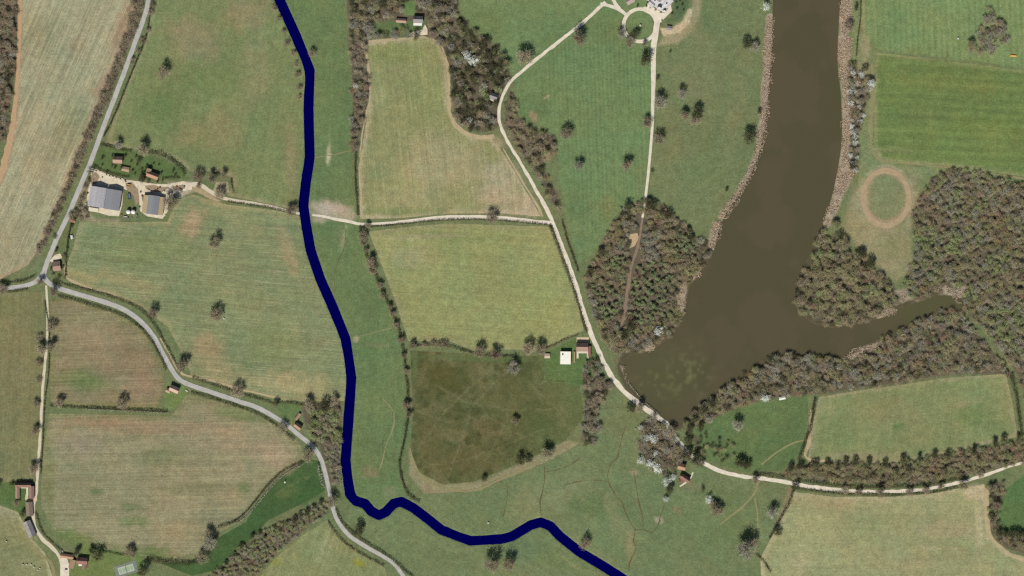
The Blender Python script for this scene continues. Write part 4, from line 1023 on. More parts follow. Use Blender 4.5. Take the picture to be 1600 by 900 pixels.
scatter(w['lane_wood'], 6.8, [('bare_tree', .3), ('budding_tree', .66), ('evergreen_tree', .04)], (3.4, 5.8), 'trees of the strip above the lane', '{} in the long strip above the lane')
scatter(w['corner_wood'], 8, [('bare_tree', .45), ('budding_tree', .45), ('evergreen_tree', .1)], (3.4, 5.6), 'trees around the round paddock', '{} in the belt around the round paddock')
scatter(w['copse'], 9.0, [('bare_tree', .4), ('grey_tree', .4), ('budding_tree', .2)], (5, 7), 'trees of the triangular copse', '{} in the triangular copse at the top right')
scatter(w['east_bank'], 8.0, [('bare_tree', .25), ('grey_tree', .25), ('evergreen_tree', .1), ('blossom_tree', .4)], (3.4, 5.6), 'trees on the right bank of the lake', '{} on the right bank of the lake', noise=None)
scatter(w['mid_thicket'], 8.0, [('bare_tree', .5), ('grey_tree', .3), ('evergreen_tree', .2)], (4.5, 7), 'trees of the thicket below the red-roofed house', '{} in the thicket below the red-roofed house')
scatter(w['mill_wood'], 9, [('bare_tree', .5), ('grey_tree', .2), ('budding_tree', .3)], (5, 7.5), 'trees around the mill cottage', '{} by the mill cottage at the foot of the lake')
scatter([(474, 640), (533, 636), (531, 690), (505, 694), (486, 684)], 8.2, [('leafing_tree', .72), ('grey_tree', .12), ('bare_tree', .16)], (3.8, 6.4), 'trees in the riverside garden by the lane', '{} in the riverside garden by the lane')
scatter([(505, 694), (531, 690), (530, 762), (516, 756)], 6.4, [('grey_tree', .6), ('leafing_tree', .2), ('bare_tree', .2)], (2.4, 4.2), 'trees between the lane and the river', '{} between the curving lane and the river', thin=.7)
scatter(w['scrub'], 6.2, [('budding_tree', .3), ('leafing_tree', .4), ('grey_tree', .3)], (2.4, 4.2), 'trees of the scrub strip below the green meadow', '{} in the scrub strip below the deep green meadow')
scatter(w['left_strip'], 7.5, [('bare_tree', .7), ('grey_tree', .15), ('evergreen_tree', .15)], (4, 6.5), 'trees of the strip at the upper left edge', '{} in the strip at the upper left edge')
scatter(w['road_hedge'], 5.4, [('shrub', .93), ('bush', .07)], (5.0, 7.2), 'shrubs of the wide hedge left of the lane', '{} in the wide hedge left of the lane')
scatter(w['pasture_scrub'], 8, [('budding_tree', .4), ('bush', .6)], (3.5, 5), 'scrub in the small pasture', '{} in the scrub patch of the small pasture', thin=.75)

SINGLE = [
    ('bare_tree', 256, 116, 10, 'bare tree standing alone in the upper left pasture'),
    ('bare_tree', 333, 380, 10.5, 'rusty brown tree alone in the field below the barns'),
    ('bare_tree', 339, 493, 10, 'bare grey tree alone in the field above the lane bend'),
    ('bare_tree', 241, 490, 8, 'bare tree on the upper hedge where the lane begins to bend'),
    ('bare_tree', 290, 570, 10, 'bare tree on the field edge above the roadside cottage'),
    ('bare_tree', 372, 612, 9.5, 'bare tree in the hedge above the middle of the lane'),
    ('bare_tree', 456, 328, 8.5, 'bare tree on the left river bank at the track end'),
    ('bare_tree', 93, 630, 7.5, 'bare tree at the left end of the hedge between two brown fields'),
    ('bare_tree', 192, 631, 8.5, 'bare tree in the middle of the hedge between two brown fields'),
    ('evergreen_tree', 431, 630, 5.5, 'small dark tree at the left end of the cottage hedge'),
    ('bare_tree', 768, 340, 9, 'bare tree straddling the pale farm track'),
    ('bare_tree', 818, 90, 13, 'broad brown tree above the slanting castle drive'),
    ('bare_tree', 905, 60, 12, 'rusty brown tree right of the slanting castle drive'),
    ('bare_tree', 886, 209, 10, 'bare tree in the park near the scrub'),
    ('grey_tree', 904, 260, 8.5, 'pale grey tree low in the park lawn'),
    ('bare_tree', 982, 259, 9, 'dark tree in the park left of the straight drive'),
    ('evergreen_tree', 1010, 94, 9.5, 'dense dark tree just below the round lawn'),
    ('grey_tree', 1031, 160, 11, 'grey tree over the straight drive'),
    ('bare_tree', 1012, 190, 8.5, 'bare tree left of the straight drive halfway down'),
    ('bare_tree', 1030, 219, 9, 'bare tree right of the straight drive, lowest of the drive trees'),
    ('bush', 1027, 123, 4, 'small dark bush right of the straight drive'),
    ('bush', 1019, 268, 2.8, 'tiny dark bush by the lower end of the straight drive'),
    ('bush', 1047, 81, 2.2, 'tiny dark bush in the pasture below the sandy bank'),
    ('grey_tree', 1064, 146, 7.5, 'slim grey tree highest of the four in the park right of the drive'),
    ('bare_tree', 1069, 182, 8, 'bare tree left of the big pair in the park'),
    ('evergreen_tree', 1090, 177, 9, 'dark tree at the upper end of the big pair in the park'),
    ('bare_tree', 1086, 190, 9, 'brown tree at the lower end of the big pair in the park'),
    ('evergreen_tree', 1166, 68, 8, 'dark tree near the left lake shore at the top'),
    ('grey_tree', 1178, 74, 8, 'grey tree beside the dark one near the top of the left shore'),
    ('evergreen_tree', 1170, 217, 10, 'large dark tree on the left shore of the lake'),
    ('bush', 1186, 175, 4.5, 'dark bush in the reeds of the left shore'),
    ('bush', 1135, 297, 3.5, 'small dark bush near the lower reeds of the left shore'),
    ('grey_tree', 970, 53, 7.5, 'grey tree left of the round lawn'),
    ('evergreen_tree', 994, 54, 6.5, 'dark tree inside the round lawn'),
    ('bare_tree', 984, 68, 8.5, 'broad bare tree over the lower left of the round lawn'),
    ('bare_tree', 1007, 70, 4.5, 'low brown tree under the lower edge of the round lawn'),
    ('blossom_tree', 1196, 11, 7.5, 'white blossoming tree at the top of the left lake shore'),
    ('grey_tree', 803, 576, 10, 'grey tree in the upper right of the dark rough field'),
    ('bare_tree', 806, 657, 6.5, 'thin bare tree inside the dark rough field'),
    ('evergreen_tree', 812, 718, 8, 'dark tree on the lower edge of the rough field'),
    ('evergreen_tree', 825, 717, 6, 'smaller dark tree right of its twin on the rough field edge'),
    ('bare_tree', 855, 708, 10, 'brown tree on the lower right edge of the rough field'),
    ('evergreen_tree', 757, 748, 5, 'small dark tree on the pale margin below the rough field'),
    ('bare_tree', 914, 850, 9, 'bare tree on the upper bank of the lower river'),
    ('bush', 1098, 765, 4, 'round dark bush alone below the lane'),
    ('blossom_tree', 1108, 780, 6.5, 'white blossoming tree left of the meadow path'),
    ('bare_tree', 1114, 788, 7, 'bare tree between white blossom and brown tree by the meadow path'),
    ('bare_tree', 1122, 800, 9.5, 'round brown tree by the end of the meadow path'),
    ('grey_tree', 1165, 857, 15, 'largest grey tree at the lower corner of the corn field'),
    ('bare_tree', 1175, 848, 8, 'brown tree leaning against the largest grey tree'),
    ('bare_tree', 767, 882, 12, 'bare tree at the bottom below the river, left of a pair'),
    ('bare_tree', 796, 880, 10.5, 'bare tree at the bottom below the river, right of a pair'),
    ('evergreen_tree', 561, 829, 8.5, 'dark tree beside the lane near the bottom'),
    ('grey_tree', 1152, 664, 8.5, 'bare grey tree alone in the small pasture'),
    ('evergreen_tree', 1156, 724, 9.5, 'dark tree on the lower edge of the small pasture'),
    ('evergreen_tree', 1168, 726, 7, 'smaller dark tree on the lower edge of the small pasture'),
    ('bare_tree', 1179, 750, 7, 'bare tree over the lane where the meadow path starts'),
    ('bare_tree', 749, 550, 9, 'bare tree leftmost of the trees under the square field'),
    ('bare_tree', 774, 551, 9, 'bare tree second from the left under the square field'),
    ('bare_tree', 825, 546, 9.5, 'bare tree third from the left under the square field'),
    ('bare_tree', 843, 545, 9, 'bare tree beside the lawn of the white flat-roofed pavilion'),
    ('bare_tree', 645, 539, 6, 'bare tree at the junction of hedges under the square field'),
    ('bare_tree', 82, 511, 8, 'bare tree right of the white track, highest of four'),
    ('bare_tree', 80, 542, 8.5, 'bare tree right of the white track above the brown field'),
    ('bare_tree', 65, 547, 9, 'bare tree left of the white track opposite its larger twin'),
    ('shrub', 62, 528, 6, 'shrub left of the white track near the junction'),
    ('shrub', 61, 567, 6, 'shrub left of the white track below the pair of trees'),
    ('shrub', 62, 594, 5, 'shrub left of the white track beside the red field'),
    ('bare_tree', 57, 631, 5.5, 'small bare tree left of the white track by the hedge end'),
    ('bare_tree', 57, 674, 7.5, 'bare tree left of the white track beside the brown field'),
    ('bare_tree', 55, 731, 8.5, 'bare tree over the white track above the courtyard farmhouse'),
    ('bare_tree', 64, 440, 6, 'bare tree on the grass island of the road junction'),
    ('bare_tree', 84, 455, 7.5, 'bare tree in the corner right below the junction'),
    ('bare_tree', 5, 452, 7.5, 'bare tree over the lane at the left edge'),
    ('bare_tree', 325, 836, 9, 'dark bare tree at the right corner of the big brown field'),
    ('grey_tree', 328, 848, 11, 'grey tree below the right corner of the big brown field'),
    ('bare_tree', 317, 872, 9, 'bare tree by the stream at the foot of the brown field'),
    ('bare_tree', 205, 866, 9, 'bare tree above the tennis court'),
    ('evergreen_tree', 224, 891, 8.5, 'dark tree right of the tennis court'),
    ('evergreen_tree', 154, 868, 9.5, 'tall dark tree right of the lower left houses'),
    ('evergreen_tree', 144, 860, 6, 'small dark tree left of the tall dark one by the houses'),
    ('evergreen_tree', 121, 862, 7, 'dark tree behind the lower left houses'),
    ('bare_tree', 28, 786, 5.5, 'small bare tree in the courtyard farmhouse garden'),
    ('bush', 36, 803, 5, 'green bush at the lower end of the farmhouse garden'),
    ('bush', 20, 756, 3.5, 'dark bush at the upper left corner of the farmhouse'),
    ('bush', 1, 755, 4, 'dark bush at the left edge beside the farmhouse'),
    ('grey_tree', 185, 227, 7, 'grey tree beside the pink-roofed farm cottage'),
    ('bare_tree', 225, 234, 10.5, 'big bare tree on the hedge above the farm'),
    ('bare_tree', 311, 276, 8.5, 'bare tree leftmost of the three beyond the yard gate'),
    ('bare_tree', 333, 276, 8.5, 'bare tree in the middle of the three beyond the yard gate'),
    ('bare_tree', 350, 275, 6, 'bare tree rightmost of the three beyond the yard gate'),
    ('bare_tree', 344, 304, 9, 'bare tree over the farm track by the dusty yard'),
    ('bare_tree', 266, 318, 11, 'bare tree against the right side of the tan barn'),
    ('evergreen_tree', 222, 280, 6, 'dark tree left of the orange-roofed farmhouse'),
    ('bush', 218, 252, 5, 'bush behind the orange-roofed farmhouse garden'),
    ('bush', 143, 268, 5, 'dark bush at the farmyard entrance'),
    ('bush', 311, 290, 4.5, 'dark bush beside the farm track beyond the gate'),
    ('bare_tree', 482, 632, 9.5, 'reddish bare tree left of the pair above the riverside garden'),
    ('evergreen_tree', 508, 634, 9, 'dark tree at the right end of the cottage hedge by the river'),
    ('bare_tree', 520, 628, 8, 'reddish bare tree on the river bank by the cottage hedge'),
    ('bare_tree', 443, 670, 8, 'bare tree over the lane beside the roadside cottage with the orange roof'),
    ('bare_tree', 482, 710, 10, 'bare tree left of the lane at the corner of the brown field'),
    ('bare_tree', 518, 783, 9.5, 'bare tree over the lane where it meets the river'),
    ('blossom_tree', 733, 188, 5.5, 'single white blossoming tree at the lower edge of the top wood'),
    ('blossom_tree', 729, 86, 7.5, 'white blossoming tree in the top wood, left of a pair'),
    ('blossom_tree', 740, 96, 8, 'white blossoming tree in the top wood, right of a pair'),
    ('blossom_tree', 556, 135, 4.5, 'small white blossoming tree in the belt left of the curved field'),
    ('blossom_tree', 1030, 517, 7.5, 'white blossoming tree at the lower end of the lakeside wood'),
    ('blossom_tree', 1021, 685, 8, 'white blossoming tree highest by the mill'),
    ('blossom_tree', 1012, 684, 6, 'small white blossoming tree beside the highest by the mill'),
    ('blossom_tree', 1024, 708, 5, 'small white blossoming tree in the middle of the mill wood'),
    ('blossom_tree', 1002, 718, 7, 'white blossoming tree on the left corner of the mill wood'),
    ('blossom_tree', 1016, 723, 7.5, 'white blossoming tree on the lower left side of the mill wood'),
    ('blossom_tree', 1027, 732, 8, 'white blossoming tree at the lowest tip of the mill wood'),
    ('blossom_tree', 1041, 752, 7.5, 'white blossoming tree below the mill wood'),
    ('blossom_tree', 1051, 745, 6, 'white blossoming tree left of the red mill roof'),
    ('blossom_tree', 1040, 780, 5, 'white blossoming tree on the ditch below the mill'),
    ('blossom_tree', 1002, 668, 5, 'small white blossoming tree by the foot of the lake'),
    ('blossom_tree', 1195, 621, 7.5, 'white blossoming tree at the upper edge of the small pasture'),
    ('evergreen_tree', 1046, 765, 7, 'dark tree at the head of the ditch below the mill'),
    ('evergreen_tree', 1072, 712, 9, 'dark tree over the drive above the mill cottage'),
    ('evergreen_tree', 1086, 716, 9, 'dark tree over the drive right of the mill cottage'),
    ('evergreen_tree', 1093, 722, 7, 'dark tree where the drive comes out below the mill'),
    ('evergreen_tree', 985, 639, 7, 'dark tree left of the drive at the foot of the lake'),
    ('bare_tree', 999, 637, 8, 'bare tree right of a dark one at the foot of the lake'),
    ('bare_tree', 1049, 672, 7, 'bare tree over the drive at the lake dam'),
    ('evergreen_tree', 1214, 830, 7, 'dark tree on the left edge of the corn field'),
    ('grey_tree', 1207, 800, 9, 'grey tree on the left edge of the corn field'),
    ('evergreen_tree', 1242, 760, 6, 'dark tree beside the lane at the upper corner of the corn field'),
    ('bare_tree', 1375, 770, 8, 'bare tree over the lane, right of the dark pair'),
    ('bare_tree', 1320, 765, 6.5, 'bare tree over the lane above the middle of the corn field'),
    ('budding_tree', 1502, 757, 9, 'olive tree over the lane near the right edge'),
    ('budding_tree', 1305, 352, 6.5, 'green-tinged tree on the bank above the wooded point'),
    ('evergreen_tree', 1345, 398, 8, 'dark tree on the upper edge of the wooded point'),
    ('evergreen_tree', 1360, 412, 8, 'dark tree on the right edge of the wooded point'),
    ('evergreen_tree', 1351, 107, 5, 'dark tree standing off the right lake bank'),
    ('blossom_tree', 1361, 131, 6.5, 'brightest white blossoming tree off the right lake bank'),
    ('bush', 1330, 262, 6, 'dark bush at the lower end of the white blossom on the bank'),
    ('bare_tree', 1326, 42, 7, 'bare tree among the reeds at the top of the right bank'),
    ('bush', 1336, 12, 5, 'dark bush on the right bank at the top'),
    ('bare_tree', 488, 84, 6, 'bare tree right of the river in the upper meadow'),
    ('bush', 1020, 775, 0.1, ''),
]
for s_ in SINGLE:
    if s_[3] > 1:
        tree(*s_[:3], s_[3] * 1.04, *s_[4:], pri=1)
for p in [(432, 12), (440, 30), (447, 50), (453, 68), (460, 84), (466, 100), (469, 118), (470, 138), (471, 152)]:
    tree('shrub', p[0] - 3 + rs.normal(), p[1], rs.uniform(4, 5.5), 'small bare shrub on the left bank of the upper river', 'shrubs on the left bank of the upper river', 1)
for p in [(222, 10), (238, 8), (236, 20), (232, 48), (224, 64), (218, 80), (211, 92), (208, 98)]:
    tree('shrub', p[0] + rs.normal(), p[1], rs.uniform(4, 6), 'bare shrub on the right verge of the top left lane', 'shrubs on the right verge of the top left lane', 1)
for p in [(664, 538), (677, 537), (688, 537), (696, 537)]:
    tree('shrub', p[0], p[1], 5.6, 'small round shrub in the row under the square field', 'row of small shrubs under the square field', 1)
for p in np.linspace(0, 1, 16):
    x_ = np.interp(p, [0, .5, 1], [1230, 1400, 1590]); y_ = np.interp(p, [0, .25, .5, .75, 1], [735, 724, 727, 712, 684])
    tree('evergreen_tree', x_ + rs.normal() * 5, y_ - 3 + rs.normal() * 2, rs.uniform(5, 7), 'dark tree on the upper edge of the lane strip', 'dark trees on the upper edge of the lane strip', 1)
for p in [(1560, 832), (1570, 834), (1580, 834), (1590, 835), (1600, 836)]:
    tree('evergreen_tree', p[0], p[1], 6.5, 'dark tree in the row under the round paddock', 'row of dark trees under the round paddock', 1)
for p in [(575, 352, 5), (567, 368, 8), (570, 378, 6), (578, 410, 9), (582, 420, 8), (573, 392, 4), (594, 446, 6), (600, 462, 6), (608, 480, 5), (614, 490, 5), (620, 508, 5), (627, 532, 6), (630, 555, 5), (634, 580, 5), (639, 634, 7.5), (638, 645, 6.5)]:
    tree('bare_tree', p[0] + rs.normal(), p[1], p[2], 'bare tree in the hedge right of the flood meadow', 'trees in the hedge right of the flood meadow', 1)
for p in [(1062, 640, 5), (1085, 655, 7), (1078, 670, 7), (1094, 668, 6), (1075, 688, 7), (1098, 640, 7), (1112, 630, 7)]:
    tree('evergreen_tree', p[0], p[1], p[2], 'dark tree around the lower tip of the lake', 'dark trees around the lower tip of the lake', 1)
for p in [(395, 838), (406, 833), (415, 838), (430, 822), (440, 826), (448, 818), (460, 813), (470, 806), (480, 800), (490, 793), (500, 786), (378, 852), (366, 868), (356, 880), (348, 892)]:
    tree('evergreen_tree', p[0] + rs.normal(), p[1] + rs.normal(), rs.uniform(3.2, 5), 'dark tree along the upper edge of the scrub strip', 'dark trees along the upper edge of the scrub strip', 1)
for p in [(80, 420), (84, 428), (92, 434), (98, 418), (100, 400), (108, 372), (106, 388), (112, 354), (120, 338), (122, 328), (86, 370), (88, 392)]:
    tree('bush', p[0], p[1], rs.uniform(2.6, 4.2), 'dark bush in the long garden beside the lane', 'bushes in the long garden beside the lane', 1)
for p in [(134, 292), (131, 303), (128, 314), (124, 322), (118, 332), (132, 330), (126, 334), (138, 284), (112, 338), (128, 342), (136, 338)]:
    tree('shrub', p[0] + rs.normal(), p[1], rs.uniform(4, 6), 'bare shrub between the lane and the streaked barn', 'shrubs between the lane and the streaked barn', 1)
for p in [(190, 262), (176, 258), (176, 244), (196, 244), (228, 278), (252, 272), (254, 282), (226, 270), (246, 284), (232, 284), (180, 262), (205, 252), (213, 245), (240, 256), (160, 258), (214, 258), (207, 267), (211, 272), (203, 262), (222, 264), (230, 262), (160, 248), (168, 268), (270, 268), (274, 274), (248, 258)]:
    tree('bush', p[0], p[1], rs.uniform(2, 3.6), 'small dark bush in the farm gardens', 'bushes in the farm gardens', 1)
for p in [(1548, 760), (1556, 790), (1550, 815)]:
    tree('bare_tree', p[0], p[1], 7, 'bare tree along the left side of the round paddock', 'trees along the left side of the round paddock', 1)
for p in [(1532, 740), (1470, 760), (1445, 766), (1420, 768), (1340, 768)]:
    tree('bare_tree', p[0], p[1], 6.5, 'bare tree overhanging the right part of the lane', 'trees overhanging the right part of the lane', 1)
# dark evergreens of the copse and of the lakeside wood's rim
for p in [(1012, 316), (1017, 322), (980, 322), (1034, 330), (1044, 336), (1076, 360), (1080, 372), (940, 395), (921, 428), (984, 505), (988, 512), (976, 525), (945, 525)]:
    tree('evergreen_tree', p[0], p[1], rs.uniform(5.5, 8), 'dark tree on the rim of the lakeside wood', 'dark trees on the rim of the lakeside wood', 1)

MAX_KIND = 290
rest = []
PARK_X = {}
for kind in KINDS:
    lst = [t for t in TREES if t[0] == kind]
    lst.sort(key=lambda t: (-t[6], -t[3]))
    sd = water_sd(np.array([t[1] for t in lst]), np.array([t[2] for t in lst]))
    lst = [t for t, s_ in zip(lst, sd) if s_ > 2.0 and -12 < t[1] < 1612 and -12 < t[2] < 912]
    rest += lst[MAX_KIND:]
    for n_, (kk, x_, y_, r_, lab, grp, pri) in enumerate(lst[:MAX_KIND]):
        cr, tr, _ = PROTO[kind][n_ % 5 + (0 if pri else 5)]
        e = link(kind, None, None, W(x_, y_, .02), rs.uniform(0, 6.28), r_)
        e.scale = (r_, r_, r_ * (rs.uniform(.82, 1.08) if pri else rs.uniform(.55, 1.0)))
        cat = 'shrub' if kind in ('shrub', 'bush') else 'tree'
        tag(e, lab, cat, grp)
        link('crown', cr, e)
        link('trunk', tr, e)
if rest:
    Vs, mi = [], []
    mats = []
    TINT = {}
    for kk in KINDS:
        c0 = {'bare_tree': (125, 115, 95), 'grey_tree': (130, 127, 112), 'budding_tree': (127, 122, 91)}.get(kk)
        TINT[kk] = [KINDS[kk][1]] if c0 is None else [foliage_mat('%s_tint' % kk, tuple(np.array(c0) + d), 1.75, 0, 0, .42) for d in ((0, 0, 0), (10, 6, 4), (-12, -12, -10), (-6, 4, -8), (4, -8, -8), (14, 12, 8), (-14, -6, -10))]
    for kk, x_, y_, r_, lab, grp, pri in rest:
        km = TINT[kk][int(rs.randint(len(TINT[kk])))]
        Vq = PROTO[kk][int(rs.randint(5))][2].reshape(-1, 4, 3)
        a_ = rs.uniform(0, 6.28)
        ca, sa = math.cos(a_), math.sin(a_)
        sel = Vq[rs.permutation(len(Vq))[:400]]
        zs = rs.uniform(.55, 1.0)
        q_ = sel.mean(1, keepdims=True)
        sel = q_ + (sel - q_) * 1.2
        P = sel.reshape(-1, 3) * r_
        P = np.stack([P[:, 0] * ca - P[:, 1] * sa + x_ - 800, P[:, 0] * sa + P[:, 1] * ca + 450 - y_, P[:, 2] * zs], 1)
        Vs.append(P)
        if km not in mats:
            mats.append(km)
        mi += [mats.index(km)] * len(sel)
    Vw = np.concatenate(Vs)
    me = mesh_np('woodland', Vw, quads(len(Vw) // 4), mats)
    me.polygons.foreach_set('material_index', np.array(mi, np.int32))
    tag(link('woodland', me), 'dense mass of the smaller woodland crowns', kind='stuff')
print('TREES', {k: sum(t[0] == k for t in TREES) for k in KINDS}, 'rest', len(rest))


def hedge(pts, w, h, label, mat=M_HEDGE, dens=13.0, cat='hedge'):
    L = np.array(smooth_line(pts, 2.0))
    seg = np.linalg.norm(np.diff(L, axis=0), axis=1)
    total = seg.sum()
    n = int(total * dens * (w / 3) ** .7)
    t = rs.uniform(0, len(L) - 1.001, n)
    i0 = t.astype(int)
    P2 = L[i0] + (L[i0 + 1] - L[i0]) * (t - i0)[:, None]
    T = L[i0 + 1] - L[i0]
    T /= np.linalg.norm(T, axis=1)[:, None] + 1e-9
    N = np.stack([-T[:, 1], T[:, 0]], 1)
    w, h = w * 1.12, h * 1.25
    ww = w * (.55 + .9 * fbm(P2[:, 0], P2[:, 1], 7, 12, 2))
    hh = h * (.5 + 1.0 * fbm(P2[:, 0], P2[:, 1], 9, 14, 2))
    P2 = P2 + N * (rs.normal(size=n) * ww * .28)[:, None]
    z = hh * rs.rand(n) ** .6
    P = np.stack([P2[:, 0] - 800, 450 - P2[:, 1], z + .1], 1)
    D = rs.normal(size=(n, 3)); D[:, 2] = abs(D[:, 2]) + .3
    D /= np.linalg.norm(D, axis=1)[:, None]
    V = blades(P, D, rs.uniform(.5, 1.5, n), rs.uniform(.25, .7, n), rs)
    return tag(link('hedge', mesh_np('hedge', V, quads(n), mat)), label, cat)


hedge([(157, 226), (175, 230), (192, 234), (206, 237)], 3.6, 3.2, 'dark hedge behind the pink-roofed farm cottage')
hedge([(232, 238), (250, 241), (264, 247), (276, 256), (286, 266), (289, 275)], 4.4, 3.8, 'thick dark hedge curving round the farmhouse lawn')
hedge([(145, 257), (156, 266), (168, 270), (184, 275), (202, 277)], 3.2, 2.4, 'clipped hedge along the upper side of the farmyard')
hedge([(254, 279), (266, 278), (281, 278)], 2.4, 2, 'low green hedge beside the orange-roofed farmhouse', M_DARK)
hedge([(361, 280), (363, 292), (364, 302)], 3, 2.6, 'short hedge at the right side of the dusty yard', M_DARK)
hedge([(78, 634), (95, 635), (130, 637), (180, 639), (225, 641), (262, 643)], 3, 2.6, 'straight hedge between the red and the big brown field')
hedge([(130, 639), (200, 642), (240, 644), (266, 645)], 2, 1.2, 'pale bank of dry growth below the straight field hedge', M_PALEHEDGE)
hedge([(82, 438), (100, 444), (130, 452), (160, 460), (195, 471), (222, 486), (240, 506), (256, 534), (270, 560), (282, 582)], 3, 2.6, 'hedge along the upper side of the bending lane')
hedge([(90, 462), (130, 473), (175, 487), (205, 501), (232, 526), (250, 556), (260, 578)], 3.6, 2.6, 'hedge along the lower side of the bending lane')
hedge([(300, 590), (330, 600), (370, 614), (400, 622), (430, 632)], 3, 2.4, 'hedge above the middle stretch of the lane')
hedge([(298, 613), (330, 622), (370, 635), (405, 648), (436, 668), (460, 688)], 3.2, 2.4, 'hedge below the middle stretch of the lane')
hedge([(432, 628), (455, 630), (478, 633), (500, 634), (530, 632)], 3.2, 3, 'dark hedge above the riverside cottage garden')
hedge([(476, 719), (460, 727), (440, 738), (420, 757), (404, 776), (388, 796), (368, 814), (340, 824)], 3, 2.6, 'hedge between the big brown field and the deep green meadow')
hedge([(478, 723), (462, 731), (443, 742), (424, 761), (408, 780), (392, 800), (370, 818)], 2, 1.2, 'pale dry growth beside the deep green meadow hedge', M_PALEHEDGE)
hedge([(355, 315), (380, 319), (410, 323), (440, 329), (462, 335)], 2.4, 1.8, 'low hedge below the farm track left of the river')
hedge([(570, 354), (600, 353), (640, 349), (690, 344), (740, 343), (790, 345), (855, 351)], 2.2, 1.6, 'low hedge below the pale track above the square field')
hedge([(556, 238), (555, 262), (556, 290), (558, 315), (559, 338)], 3, 2.6, 'hedge between the flood meadow and the curved field')
hedge([(562, 354), (568, 380), (575, 405), (588, 432), (600, 460), (614, 490), (625, 522), (631, 555), (636, 600), (638, 640), (634, 675), (628, 705), (624, 725), (630, 755), (640, 775), (656, 784)], 4, 3, 'long ragged hedge along the right side of the flood meadow')
hedge([(858, 352), (868, 376), (880, 410), (893, 445), (904, 478), (912, 508), (918, 520)], 4, 4, 'dark hedge along the left side of the drive')
hedge([(878, 345), (888, 380), (897, 405), (904, 425)], 2.6, 2.2, 'short hedge along the right side of the drive')
hedge([(640, 543), (665, 539), (700, 541), (725, 548), (745, 553), (770, 556), (800, 556)], 2.8, 2.2, 'hedge between the square field and the rough field')
hedge([(852, 545), (870, 537), (886, 529), (904, 523)], 2.2, 1.8, 'garden hedge at the corner of the square field')
hedge([(1274, 622), (1270, 642), (1266, 668), (1258, 690), (1248, 720)], 5, 3.4, 'ragged hedge left of the tan-edged field')
hedge([(1240, 766), (1232, 788), (1222, 806), (1212, 824), (1202, 842)], 4.4, 3, 'ragged hedge along the left edge of the corn field')
hedge([(1580, 588), (1588, 620), (1592, 650), (1597, 684)], 5, 3, 'hedge at the right edge beside the tan-edged field')
hedge([(1182, 866), (1192, 876), (1204, 894)], 3, 2, 'short dark hedge at the bottom edge below the grey tree')
hedge([(228, 874), (250, 877), (275, 880), (300, 879), (318, 870)], 7, 4, 'thick ragged hedge at the foot of the big brown field')
hedge([(524, 794), (532, 812), (552, 834), (580, 853), (606, 869), (625, 885), (650, 905)], 3, 2.6, 'hedge on the river side of the lower lane')
hedge([(512, 814), (532, 842), (562, 864), (600, 884)], 2.6, 2, 'hedge on the field side of the lower lane')
hedge([(0, 440), (20, 441), (40, 438), (56, 430)], 3, 2.6, 'hedge above the lane at the left edge')
hedge([(0, 456), (20, 456), (44, 452)], 3, 2.2, 'hedge below the lane at the left edge')
hedge([(162, 214), (180, 178), (200, 128), (218, 84), (230, 50), (236, 10)], 2.6, 2, 'thin hedge along the right side of the top left lane')
hedge([(497, 724), (500, 742), (506, 762)], 4, 2.6, 'pale hedge between the green meadow and the lane', M_PALEHEDGE)
hedge([(112, 346), (107, 372), (104, 400), (102, 436)], 3, 2, 'garden hedge beside the long lane-side garden')
hedge([(14, 757), (30, 753), (48, 753)], 3, 2.6, 'hedge behind the courtyard farmhouse')
hedge([(56, 800), (66, 830), (84, 850), (98, 862)], 2.4, 1.6, 'low hedge along the white track by the lower houses')
hedge([(165, 861), (185, 866), (200, 868)], 1.6, 1.4, 'thin garden hedge below the big brown field')
hedge([(70, 470), (77, 520), (76, 580), (70, 630), (67, 690), (64, 740)], 1.8, 1.4, 'thin hedge along the right side of the white track')
hedge([(1210, 560), (1260, 557), (1310, 559)], 4, 2, 'dark waterside growth along the lower lake shore', M_DARK)
hedge([(984, 600), (1005, 626), (1030, 648)], 2, 1.2, 'dry growth on the lake side of the dam', M_PALEHEDGE)
hedge([(1345, 0), (1344, 30), (1340, 60), (1338, 88)], 2, 1.4, 'thin hedge behind the reeds at the top right', M_DARK)
hedge([(1238, 763), (1290, 769), (1340, 773), (1400, 774), (1460, 769), (1510, 758)], 3, 2.4, 'low hedge on the lower side of the lane above the corn field')
hedge([(1185, 741), (1215, 745), (1270, 754), (1330, 761), (1390, 761), (1450, 757), (1500, 747)], 4, 3, 'rough hedge on the upper side of the lane under the tree strip')
hedge([(518, 705), (526, 730), (532, 758)], 9, 3, 'pale twiggy growth between lane and river', M_PALEHEDGE, 5)


def reeds(poly, label, dens=1.6):
    bx = [p[0] for p in poly]; by = [p[1] for p in poly]
    A = (max(bx) - min(bx)) * (max(by) - min(by))
    n = int(A * dens)
    x, y = rs.uniform(min(bx), max(bx), n), rs.uniform(min(by), max(by), n)
    wx, wy = x + 13 * (fbm(x, y, 16, 71, 4) - .5), y + 13 * (fbm(x, y, 16, 72, 4) - .5)
    ok = inside(wx, wy, poly) & (fbm(x, y, 11, 73, 3) > .36)
    x, y = x[ok], y[ok]
    n = len(x)
    P = np.stack([x - 800, 450 - y, np.full(n, -.4)], 1)
    D = rs.normal(size=(n, 3)) * .5; D[:, 2] = 1
    D /= np.linalg.norm(D, axis=1)[:, None]
    V = blades(P, D, rs.uniform(1.2, 2.4, n), rs.uniform(.35, .9, n), rs)
    tag(link('reed_bed', mesh_np('reed_bed', V, quads(n), M_REED)), label, kind='stuff')


